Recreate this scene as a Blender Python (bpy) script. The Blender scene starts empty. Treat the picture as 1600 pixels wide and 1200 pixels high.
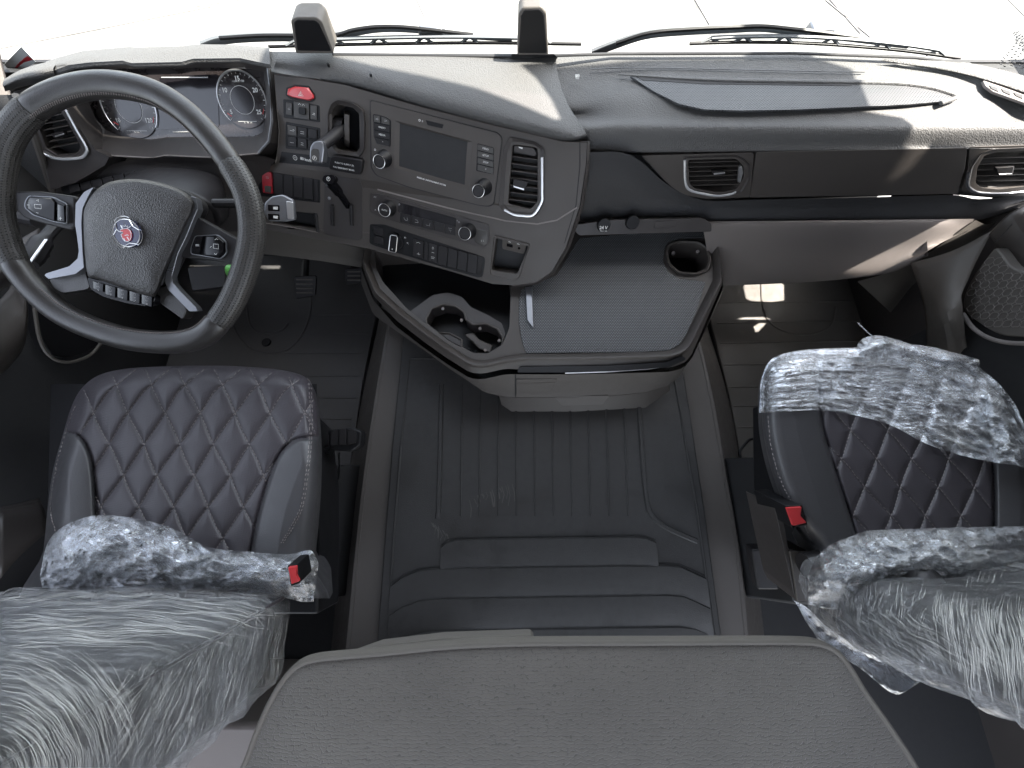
import bpy, bmesh, math, random
import numpy as np
from mathutils import Vector, noise
from mathutils.geometry import tessellate_polygon
from mathutils.bvhtree import BVHTree
random.seed(7)
R = math.radians
V3 = lambda *a: Vector(a)
C = bpy.context.scene
COL = C.collection

# ---------------------------------------------------------------- camera, sky, sun, exposure
TH = R(18.0); F = 600.0; CAM = Vector((0, 0, 1.10))
cd = bpy.data.cameras.new('camera'); cam = bpy.data.objects.new('camera', cd); COL.objects.link(cam)
cam.location = CAM; cam.rotation_euler = (TH, 0, 0)
cd.sensor_width = 36.0; cd.lens = 36.0*F/1600.0; cd.clip_start = 0.02; cd.clip_end = 500
C.camera = cam
SUN_EL, SUN_AZ = R(55), R(10)                 # azimuth measured from +X towards +Y
SD = Vector((math.cos(SUN_EL)*math.cos(SUN_AZ), math.cos(SUN_EL)*math.sin(SUN_AZ), math.sin(SUN_EL)))
w = bpy.data.worlds.new('World'); C.world = w; w.use_nodes = True
nt = w.node_tree; bg = nt.nodes['Background']
sky = nt.nodes.new('ShaderNodeTexSky'); sky.sky_type = 'NISHITA'; sky.sun_disc = False
sky.sun_elevation = SUN_EL; sky.sun_rotation = R(90)-SUN_AZ
sky.air_density = 1.0; sky.dust_density = 2.0
hsv = nt.nodes.new('ShaderNodeHueSaturation'); hsv.inputs['Saturation'].default_value = .40   # hazy, milky daylight
nt.links.new(sky.outputs[0], hsv.inputs['Color']); nt.links.new(hsv.outputs[0], bg.inputs[0]); bg.inputs[1].default_value = 0.15
sl = bpy.data.lights.new('sun', 'SUN'); sl.energy = 3.8; sl.angle = R(0.6); sl.color = (1.0, 0.93, 0.84)
so = bpy.data.objects.new('sun', sl); COL.objects.link(so)
so.rotation_euler = SD.to_track_quat('Z', 'Y').to_euler()
C.view_settings.view_transform = 'Standard'; C.view_settings.look = 'None'
C.view_settings.exposure = 2.9; C.view_settings.gamma = 1.0; C.view_settings.use_curve_mapping = False
C.render.engine = 'CYCLES'
C.cycles.use_denoising = True
C.cycles.max_bounces = 10; C.cycles.diffuse_bounces = 6; C.cycles.glossy_bounces = 4
C.cycles.transparent_max_bounces = 24; C.cycles.sample_clamp_indirect = 6.0
C.cycles.caustics_reflective = False; C.cycles.caustics_refractive = False

# ---------------------------------------------------------------- measuring helpers
def ray(px, py):
    a = (px-800)/F; b = -(py-600)/F
    return Vector((a, b*math.cos(TH)+math.sin(TH), b*math.sin(TH)-math.cos(TH)))
def Z(px, py, z): r = ray(px, py); return CAM + r*((z-CAM.z)/r.z)
def Y(px, py, y): r = ray(px, py); return CAM + r*(y/r.y)
def X(px, py, x): r = ray(px, py); return CAM + r*(x/r.x)
class Pl:
    """a real plane in the cab; at() gives the point of the plane seen at a photo pixel"""
    def __init__(s, P, n, right=(1, 0, 0)):
        s.P = Vector(P); s.n = Vector(n).normalized()
        r = Vector(right); s.u = (r - s.n*r.dot(s.n)).normalized(); s.v = s.n.cross(s.u)
    def at(s, px, py, h=0.0):
        r = ray(px, py); P = s.P + s.n*h
        return CAM + r*((P-CAM).dot(s.n)/r.dot(s.n))
def pl3(a, b, c):
    n = (b-a).cross(c-a).normalized()
    if n.dot(CAM-a) < 0: n = -n
    return Pl(a, n, (b-a))

def rp(pts, r, n=4):
    """round the corners of a polygon"""
    out = []; m = len(pts); P = [Vector((p[0], p[1])) for p in pts]
    for i in range(m):
        p, a, b = P[i], P[i-1], P[(i+1) % m]
        ea, eb = a-p, b-p; la, lb = ea.length, eb.length
        q = min(r, la*.45, lb*.45)
        s, e = p+ea/la*q, p+eb/lb*q
        for k in range(n+1):
            t = k/n; out.append(tuple((s*(1-t)**2 + p*2*t*(1-t) + e*t*t)))
    return out
def rect(x0, y0, x1, y1, sl=0.0, sk=0.0):
    """four-sided px shape whose top and bottom edges fall by sl per px to the right"""
    d = (x1-x0)*sl
    return [(x0, y0), (x1, y0+d), (x1+sk, y1+d), (x0+sk, y1)]
def inset(pts, k):
    cx = sum(p[0] for p in pts)/len(pts); cy = sum(p[1] for p in pts)/len(pts)
    out = []
    for p in pts:
        d = math.hypot(p[0]-cx, p[1]-cy) or 1; out.append((p[0]+(cx-p[0])*k/d, p[1]+(cy-p[1])*k/d))
    return out
def circ(cx, cy, r, n=24, ry=None, a0=0):
    ry = ry or r
    return [(cx+r*math.cos(a0+2*math.pi*k/n), cy+ry*math.sin(a0+2*math.pi*k/n)) for k in range(n)]
def cr(P, n, closed=False):
    """Catmull-Rom through points, n samples per span"""
    out = []; m = len(P)
    spans = m if closed else m-1
    for i in range(spans):
        p1, p2 = P[i], P[(i+1) % m]
        p0 = P[i-1] if (closed or i > 0) else p1*2-p2
        p3 = P[(i+2) % m] if (closed or i+2 < m) else p2*2-p1
        for k in range(n):
            t = k/n
            out.append((p1*2 + (p2-p0)*t + (p0*2-p1*5+p2*4-p3)*t*t + (p1*3-p0-p2*3+p3)*t**3)*.5)
    if not closed: out.append(P[-1].copy())
    return out

# ---------------------------------------------------------------- materials
MAT = {}
def mat(name, col, rough=.5, metal=0., spec=.5, grain=0, gs=400., gd=.0004, var=0., coat=0., emis=None, dots=None, aniso=None):
    m = bpy.data.materials.new(name); m.use_nodes = True; n = m.node_tree.nodes; L = m.node_tree.links
    b = n['Principled BSDF']; b.inputs['Base Color'].default_value = (*col, 1)
    b.inputs['Roughness'].default_value = rough; b.inputs['Metallic'].default_value = metal
    b.inputs['Specular IOR Level'].default_value = spec; b.inputs['Coat Weight'].default_value = coat
    b.inputs['Coat Roughness'].default_value = .08
    if emis: b.inputs['Emission Color'].default_value = (*emis[0], 1); b.inputs['Emission Strength'].default_value = emis[1]
    tc = n.new('ShaderNodeTexCoord'); src = tc.outputs['Object']
    nrm = None
    if grain:
        v = n.new('ShaderNodeTexVoronoi'); v.inputs['Scale'].default_value = gs; L.new(src, v.inputs['Vector'])
        v2 = n.new('ShaderNodeTexNoise'); v2.inputs['Scale'].default_value = gs*.6; v2.inputs['Detail'].default_value = 3; L.new(src, v2.inputs['Vector'])
        ad = n.new('ShaderNodeMath'); ad.operation = 'ADD'; L.new(v.outputs['Distance'], ad.inputs[0]); L.new(v2.outputs['Fac'], ad.inputs[1])
        bp = n.new('ShaderNodeBump'); bp.inputs['Strength'].default_value = grain; bp.inputs['Distance'].default_value = gd
        L.new(ad.outputs[0], bp.inputs['Height']); L.new(bp.outputs[0], b.inputs['Normal']); nrm = bp
    if var:
        nz = n.new('ShaderNodeTexNoise'); nz.inputs['Scale'].default_value = 9; nz.inputs['Detail'].default_value = 6; L.new(src, nz.inputs['Vector'])
        nz2 = n.new('ShaderNodeTexNoise'); nz2.inputs['Scale'].default_value = 60; nz2.inputs['Detail'].default_value = 4; L.new(src, nz2.inputs['Vector'])
        mr = n.new('ShaderNodeMapRange'); mr.inputs[1].default_value = .3; mr.inputs[2].default_value = .7
        mr.inputs[3].default_value = max(0, rough-var*.6); mr.inputs[4].default_value = min(1, rough+var*.6)
        mx = n.new('ShaderNodeMath'); mx.operation = 'MULTIPLY_ADD'; mx.inputs[1].default_value = .6; L.new(nz.outputs['Fac'], mx.inputs[0])
        m2 = n.new('ShaderNodeMath'); m2.operation = 'MULTIPLY'; m2.inputs[1].default_value = .4; L.new(nz2.outputs['Fac'], m2.inputs[0]); L.new(m2.outputs[0], mx.inputs[2])
        L.new(mx.outputs[0], mr.inputs[0]); L.new(mr.outputs[0], b.inputs['Roughness'])
        mc = n.new('ShaderNodeMixRGB'); mc.inputs[1].default_value = (*[c*(1-var*.8) for c in col], 1); mc.inputs[2].default_value = (*[min(1, c*(1+var*.8)) for c in col], 1)
        L.new(mx.outputs[0], mc.inputs[0]); L.new(mc.outputs[0], b.inputs['Base Color'])
    if dots:
        # regular field of small pits (or pips) laid out on the surface itself
        uvn, sx, sy, rad, depth, dcol, rot = dots
        s2 = tc.outputs['UV'] if uvn == 'UV' else src
        mp = n.new('ShaderNodeMapping'); mp.inputs['Scale'].default_value = (sx, sy, 1); mp.inputs['Rotation'].default_value = (0, 0, rot)
        L.new(s2, mp.inputs[0]); sp = n.new('ShaderNodeSeparateXYZ'); L.new(mp.outputs[0], sp.inputs[0])
        def mth(op, a, b_=None, c_=None):
            q = n.new('ShaderNodeMath'); q.operation = op
            for i, x in enumerate((a, b_, c_)):
                if x is None: continue
                if isinstance(x, (int, float)): q.inputs[i].default_value = x
                else: L.new(x, q.inputs[i])
            return q.outputs[0]
        row = mth('FLOOR', sp.outputs[1]); off = mth('MULTIPLY', mth('MODULO', row, 2.0), .5)
        fx = mth('SUBTRACT', mth('FRACT', mth('ADD', sp.outputs[0], off)), .5); fy = mth('SUBTRACT', mth('FRACT', sp.outputs[1]), .5)
        d = mth('SQRT', mth('ADD', mth('MULTIPLY', fx, fx), mth('MULTIPLY', fy, fy)))
        k = mth('LESS_THAN', d, rad); sm = n.new('ShaderNodeMapRange'); sm.interpolation_type = 'SMOOTHSTEP'
        sm.inputs[1].default_value = rad*1.3; sm.inputs[2].default_value = rad*.6; L.new(d, sm.inputs[0])
        bp = n.new('ShaderNodeBump'); bp.inputs['Strength'].default_value = 1; bp.inputs['Distance'].default_value = depth
        L.new(sm.outputs[0], bp.inputs['Height'])
        if nrm: L.new(nrm.outputs[0], bp.inputs['Normal'])
        L.new(bp.outputs[0], b.inputs['Normal'])
        if dcol is not None:
            mc = n.new('ShaderNodeMixRGB'); mc.inputs[1].default_value = (*col, 1); mc.inputs[2].default_value = (*dcol, 1)
            if b.inputs['Base Color'].links: L.new(b.inputs['Base Color'].links[0].from_socket, mc.inputs[1])
            L.new(sm.outputs[0], mc.inputs[0]); L.new(mc.outputs[0], b.inputs['Base Color'])
    MAT[name] = m; return m
mat('pad', (.062, .061, .060), .62, grain=.8, gs=420, gd=.0010, var=.12)
mat('pad_dark', (.036, .036, .038), .5, grain=.6, gs=420, gd=.0008, var=.12)
mat('panel', (.050, .044, .040), .5, spec=.4, grain=.25, gs=900, gd=.0003, var=.15)
mat('panel_low', (.036, .032, .031), .45, spec=.35, grain=.2, gs=900, gd=.0003, var=.2)
mat('trim_grey', (.165, .147, .138), .6, grain=.4, gs=700, gd=.0004, var=.15)
mat('trim_mid', (.066, .059, .054), .6, grain=.4, gs=700, gd=.0004, var=.2)
mat('trim_dark', (.080, .072, .064), .6, grain=.4, gs=700, gd=.0004, var=.2)
mat('black', (.007, .007, .008), .45, spec=.25, var=.1)
mat('black_matte', (.010, .010, .011), .7, var=.1)
mat('gloss', (.004, .004, .005), .16, spec=.22)
mat('screen', (.016, .013, .013), .22, coat=.5, var=.5)
mat('glass_dark', (.010, .009, .011), .14, coat=.4)
mat('silver', (.62, .62, .62), .28, metal=.9)
mat('chrome', (.66, .67, .68), .25, metal=.55)
mat('satin', (.20, .205, .22), .34, metal=.75, var=.15)
mat('key', (.013, .012, .013), .5, spec=.3, grain=.2, gs=900, gd=.0002, var=.12)
mat('key_hi', (.050, .048, .046), .45, spec=.35)
mat('white', (.62, .62, .60), .5)
mat('grey_mark', (.32, .32, .32), .5)
mat('red', (.50, .035, .040), .35, coat=.3)
mat('red_dark', (.30, .012, .02), .4)
mat('badge_blue', (.012, .016, .06), .25, coat=.6)
mat('green', (.10, .33, .07), .4)
mat('leather', (.021, .019, .018), .42, grain=.7, gs=520, gd=.0009, var=.15)
mat('leather_smooth', (.026, .024, .023), .38, grain=.3, gs=500, gd=.0005, var=.2)
mat('leather_perf', (.034, .032, .030), .45, grain=.3, gs=700, gd=.0004, dots=('UV', 1, 1, .24, .0012, (.003, .003, .003), 0))
mat('seat_perf', (.048, .043, .050), .45, grain=.35, gs=600, gd=.0005, var=.08, dots=('OBJ', 330, 330, .20, .0004, (.018, .014, .016), R(8)))
mat('seat_smooth', (.046, .045, .048), .42, grain=.3, gs=500, gd=.0005, var=.2)
mat('thread', (.20, .18, .175), .8)
mat('rubber', (.023, .0225, .0225), .6, grain=.5, gs=600, gd=.0004, var=.4)
mat('dust', (.062, .060, .056), .8, var=.5)
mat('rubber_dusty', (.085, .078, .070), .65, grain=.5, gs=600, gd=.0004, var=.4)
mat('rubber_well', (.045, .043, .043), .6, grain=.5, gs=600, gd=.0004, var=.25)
mat('rubber_pip', (.026, .027, .029), .45, grain=.2, gs=900, gd=.0002, var=.12, dots=('OBJ', 150, 230, .36, .0012, (.15, .155, .16), 0))
mat('grille', (.050, .052, .056), .5, var=.05, dots=('OBJ', 150, 260, .27, .0015, (.014, .015, .017), 0))
mat('grille_dark', (.030, .029, .028), .6, dots=('OBJ', 1, 1, .25, .001, None, 0))
mat('sticker', (.36, .38, .38), .5, var=.3)
mat('wiper', (.13, .14, .15), .45, var=.2)
mat('brush', (.02, .02, .02), .6)

def fabric():
    m = bpy.data.materials.new('fabric'); m.use_nodes = True; n = m.node_tree.nodes; L = m.node_tree.links
    b = n['Principled BSDF']; b.inputs['Roughness'].default_value = .9; b.inputs['Sheen Weight'].default_value = .3
    tc = n.new('ShaderNodeTexCoord'); mp = n.new('ShaderNodeMapping'); mp.inputs['Scale'].default_value = (1, 1, 1); L.new(tc.outputs['Object'], mp.inputs[0])
    # warped brick lattice gives the broken zig-zag knit
    nz = n.new('ShaderNodeTexNoise'); nz.inputs['Scale'].default_value = 130; nz.inputs['Detail'].default_value = 2; L.new(mp.outputs[0], nz.inputs['Vector'])
    vm = n.new('ShaderNodeVectorMath'); vm.operation = 'MULTIPLY_ADD'; vm.inputs[1].default_value = (.009, .009, 0); L.new(nz.outputs['Color'], vm.inputs[0]); L.new(mp.outputs[0], vm.inputs[2])
    br = n.new('ShaderNodeTexBrick'); br.inputs['Scale'].default_value = 62; br.inputs['Mortar Size'].default_value = .03; br.inputs['Mortar Smooth'].default_value = .6
    br.inputs['Brick Width'].default_value = .75; br.inputs['Row Height'].default_value = .24; br.offset = .37; br.squash = .7; br.squash_frequency = 3
    br.inputs['Color1'].default_value = (1, 1, 1, 1); br.inputs['Color2'].default_value = (.85, .85, .85, 1); br.inputs['Mortar'].default_value = (0, 0, 0, 1)
    L.new(vm.outputs[0], br.inputs['Vector'])
    mc = n.new('ShaderNodeMixRGB'); mc.inputs[1].default_value = (.060, .054, .048, 1); mc.inputs[2].default_value = (.098, .089, .078, 1); L.new(br.outputs['Color'], mc.inputs[0])
    n3 = n.new('ShaderNodeTexNoise'); n3.inputs['Scale'].default_value = 7; n3.inputs['Detail'].default_value = 5; L.new(mp.outputs[0], n3.inputs['Vector'])
    mr = n.new('ShaderNodeMapRange'); mr.inputs[1].default_value = .35; mr.inputs[2].default_value = .7; mr.inputs[3].default_value = .86; mr.inputs[4].default_value = 1.06; L.new(n3.outputs['Fac'], mr.inputs[0])
    hs = n.new('ShaderNodeHueSaturation'); L.new(mr.outputs[0], hs.inputs['Value']); L.new(mc.outputs[0], hs.inputs['Color']); L.new(hs.outputs[0], b.inputs['Base Color'])
    n2 = n.new('ShaderNodeTexNoise'); n2.inputs['Scale'].default_value = 1500; L.new(tc.outputs['Object'], n2.inputs['Vector'])
    ad = n.new('ShaderNodeMath'); ad.operation = 'MULTIPLY_ADD'; ad.inputs[1].default_value = .4; L.new(n2.outputs['Fac'], ad.inputs[0]); L.new(br.outputs['Color'], ad.inputs[2])
    bp = n.new('ShaderNodeBump'); bp.inputs['Strength'].default_value = .7; bp.inputs['Distance'].default_value = .0012; L.new(ad.outputs[0], bp.inputs['Height']); L.new(bp.outputs[0], b.inputs['Normal'])
    MAT['fabric'] = m
fabric()
mat('fabric_plain', (.105, .096, .085), .9, grain=.5, gs=900, gd=.0006, var=.15)

def film(name, stretch, rot, amt, base, seed=0., fine=1.):
    """thin clear polythene: mostly clear, catching light along its creases"""
    m = bpy.data.materials.new(name); m.use_nodes = True; n = m.node_tree.nodes; L = m.node_tree.links
    out = n['Material Output']; n.remove(n['Principled BSDF'])
    tc = n.new('ShaderNodeTexCoord'); mp = n.new('ShaderNodeMapping'); mp.inputs['Rotation'].default_value = rot; mp.inputs['Scale'].default_value = stretch
    mp.inputs['Location'].default_value = (seed, seed*.7, 0); L.new(tc.outputs['Object'], mp.inputs[0])
    wz = n.new('ShaderNodeTexNoise'); wz.inputs['Scale'].default_value = .35; wz.inputs['Detail'].default_value = 3; L.new(mp.outputs[0], wz.inputs['Vector'])
    va = n.new('ShaderNodeVectorMath'); va.operation = 'MULTIPLY_ADD'; va.inputs[1].default_value = (2.2, 2.2, 2.2); L.new(wz.outputs['Color'], va.inputs[0]); L.new(mp.outputs[0], va.inputs[2])
    a = n.new('ShaderNodeTexNoise'); a.inputs['Scale'].default_value = 2.2*fine; a.inputs['Detail'].default_value = 7; a.inputs['Roughness'].default_value = .68; L.new(va.outputs[0], a.inputs['Vector'])
    # ridges where the noise crosses its middle
    s = n.new('ShaderNodeMath'); s.operation = 'SUBTRACT'; s.inputs[1].default_value = .5; L.new(a.outputs['Fac'], s.inputs[0])
    ab = n.new('ShaderNodeMath'); ab.operation = 'ABSOLUTE'; L.new(s.outputs[0], ab.inputs[0])
    rg = n.new('ShaderNodeMapRange'); rg.inputs[1].default_value = .026; rg.inputs[2].default_value = 0; rg.inputs[3].default_value = 0; rg.inputs[4].default_value = 1; L.new(ab.outputs[0], rg.inputs[0])
    b2 = n.new('ShaderNodeTexNoise'); b2.inputs['Scale'].default_value = 3.5; b2.inputs['Detail'].default_value = 5; L.new(tc.outputs['Object'], b2.inputs['Vector'])
    br = n.new('ShaderNodeMapRange'); br.inputs[1].default_value = .38; br.inputs[2].default_value = .68; br.inputs[3].default_value = .15; br.inputs[4].default_value = 1; L.new(b2.outputs['Fac'], br.inputs[0])
    mu = n.new('ShaderNodeMath'); mu.operation = 'MULTIPLY'; L.new(rg.outputs[0], mu.inputs[0]); L.new(br.outputs[0], mu.inputs[1])
    fc = n.new('ShaderNodeMath'); fc.operation = 'MULTIPLY_ADD'; fc.inputs[1].default_value = amt; fc.inputs[2].default_value = base; L.new(mu.outputs[0], fc.inputs[0])
    # second, finer family of hair-thin stretch lines
    c2 = n.new('ShaderNodeTexNoise'); c2.inputs['Scale'].default_value = 6.5*fine; c2.inputs['Detail'].default_value = 4; c2.inputs['Roughness'].default_value = .6; L.new(va.outputs[0], c2.inputs['Vector'])
    s2 = n.new('ShaderNodeMath'); s2.operation = 'SUBTRACT'; s2.inputs[1].default_value = .5; L.new(c2.outputs['Fac'], s2.inputs[0])
    a2 = n.new('ShaderNodeMath'); a2.operation = 'ABSOLUTE'; L.new(s2.outputs[0], a2.inputs[0])
    r2 = n.new('ShaderNodeMapRange'); r2.inputs[1].default_value = .022; r2.inputs[2].default_value = 0; r2.inputs[3].default_value = 0; r2.inputs[4].default_value = .75; L.new(a2.outputs[0], r2.inputs[0])
    b3 = n.new('ShaderNodeTexNoise'); b3.inputs['Scale'].default_value = 8; b3.inputs['Detail'].default_value = 4; L.new(tc.outputs['Object'], b3.inputs['Vector'])
    q3 = n.new('ShaderNodeMapRange'); q3.inputs[1].default_value = .42; q3.inputs[2].default_value = .62; L.new(b3.outputs['Fac'], q3.inputs[0])
    m3 = n.new('ShaderNodeMath'); m3.operation = 'MULTIPLY'; L.new(r2.outputs[0], m3.inputs[0]); L.new(q3.outputs[0], m3.inputs[1])
    mxm = n.new('ShaderNodeMath'); mxm.operation = 'MAXIMUM'; L.new(mu.outputs[0], mxm.inputs[0]); L.new(m3.outputs[0], mxm.inputs[1]); L.new(mxm.outputs[0], fc.inputs[0])
    hsum = n.new('ShaderNodeMath'); hsum.operation = 'MULTIPLY_ADD'; hsum.inputs[1].default_value = .4; L.new(c2.outputs['Fac'], hsum.inputs[0]); L.new(a.outputs['Fac'], hsum.inputs[2])
    bp = n.new('ShaderNodeBump'); bp.inputs['Strength'].default_value = 1; bp.inputs['Distance'].default_value = .010; L.new(hsum.outputs[0], bp.inputs['Height'])
    g = n.new('ShaderNodeBsdfGlossy'); g.inputs['Roughness'].default_value = .10; g.inputs['Color'].default_value = (.95, .97, 1, 1); L.new(bp.outputs[0], g.inputs['Normal'])
    d = n.new('ShaderNodeBsdfTranslucent'); d.inputs['Color'].default_value = (.85, .86, .88, 1)
    d2 = n.new('ShaderNodeBsdfDiffuse'); d2.inputs['Color'].default_value = (.85, .86, .88, 1)
    md = n.new('ShaderNodeMixShader'); md.inputs[0].default_value = .25; L.new(d2.outputs[0], md.inputs[1]); L.new(d.outputs[0], md.inputs[2])
    mg = n.new('ShaderNodeMixShader'); mg.inputs[0].default_value = .35; L.new(md.outputs[0], mg.inputs[1]); L.new(g.outputs[0], mg.inputs[2])
    t = n.new('ShaderNodeBsdfTransparent'); t.inputs['Color'].default_value = (.985, .99, .995, 1)
    m1 = n.new('ShaderNodeMixShader'); L.new(fc.outputs[0], m1.inputs[0]); L.new(t.outputs[0], m1.inputs[1]); L.new(mg.outputs[0], m1.inputs[2])
    fr = n.new('ShaderNodeFresnel'); fr.inputs['IOR'].default_value = 1.3; L.new(bp.outputs[0], fr.inputs['Normal'])
    m2 = n.new('ShaderNodeMixShader'); L.new(fr.outputs[0], m2.inputs[0]); L.new(m1.outputs[0], m2.inputs[1]); L.new(g.outputs[0], m2.inputs[2])
    L.new(m2.outputs[0], out.inputs[0]); MAT[name] = m
film('film_streak', (3, 26, 26), (0, 0, 0), .75, .05)
film('film_back', (3.5, 10, 60), (R(24), R(6), 0), .45, .07, 3.1, .9)
film('film_crumple', (14, 26, 14), (0, 0, R(20)), .8, .10, 5.3, 1.6)
film('film_right', (4, 30, 20), (0, 0, R(-14)), .85, .08, 9.0)
film('film_clear', (10, 10, 40), (0, R(20), 0), .3, .015, 2.0, .8)
film('film_loose', (22, 22, 22), (0, 0, 0), .4, .02, 1.0, .7)

def crease():
    m = bpy.data.materials.new('crease'); m.use_nodes = True; n = m.node_tree.nodes; L = m.node_tree.links
    b = n['Principled BSDF']; b.inputs['Base Color'].default_value = (.82, .82, .80, 1); b.inputs['Roughness'].default_value = .22; b.inputs['Alpha'].default_value = .30; MAT['crease'] = m
crease()
def glass():
    m = bpy.data.materials.new('glass'); m.use_nodes = True; n = m.node_tree.nodes; L = m.node_tree.links
    out = n['Material Output']; n.remove(n['Principled BSDF'])
    t = n.new('ShaderNodeBsdfTransparent'); t.inputs['Color'].default_value = (.95, .975, .96, 1)
    g = n.new('ShaderNodeBsdfGlossy'); g.inputs['Roughness'].default_value = .03
    mx = n.new('ShaderNodeMixShader'); mx.inputs[0].default_value = .04
    L.new(t.outputs[0], mx.inputs[1]); L.new(g.outputs[0], mx.inputs[2]); L.new(mx.outputs[0], out.inputs[0]); MAT['glass'] = m
glass()

def concrete():
    m = bpy.data.materials.new('concrete'); m.use_nodes = True; n = m.node_tree.nodes; L = m.node_tree.links
    b = n['Principled BSDF']; b.inputs['Roughness'].default_value = .85
    tc = n.new('ShaderNodeTexCoord'); nz = n.new('ShaderNodeTexNoise'); nz.inputs['Scale'].default_value = .9; nz.inputs['Detail'].default_value = 10; nz.inputs['Roughness'].default_value = .7; L.new(tc.outputs['Object'], nz.inputs['Vector'])
    rm = n.new('ShaderNodeValToRGB'); e = rm.color_ramp.elements; e[0].position = .3; e[0].color = (.05, .049, .047, 1); e[1].position = .58; e[1].color = (.20, .197, .185, 1); L.new(nz.outputs['Fac'], rm.inputs[0])
    L.new(rm.outputs[0], b.inputs['Base Color']); MAT['concrete'] = m
concrete()

def arc_pts(L_, n, start):
    m = len(L_); seg = [math.dist(L_[i], L_[(i+1) % m]) for i in range(m)]; tot = sum(seg); out = []
    for k in range(n):
        d = tot*k/n; i = start
        while d > seg[i % m] and seg[i % m] >= 0:
            d -= seg[i % m]; i += 1
            if i > start+2*m: break
        a, c = L_[i % m], L_[(i+1) % m]; f_ = d/(seg[i % m] or 1); out.append((a[0]+(c[0]-a[0])*f_, a[1]+(c[1]-a[1])*f_))
    return out
def arc_match(o, i_):
    """give two outlines the same number of points, paired along their length"""
    j = min(range(len(i_)), key=lambda k: math.dist(i_[k], o[0])); n = 72
    return arc_pts(o, n, 0), arc_pts(i_, n, j)
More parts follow.
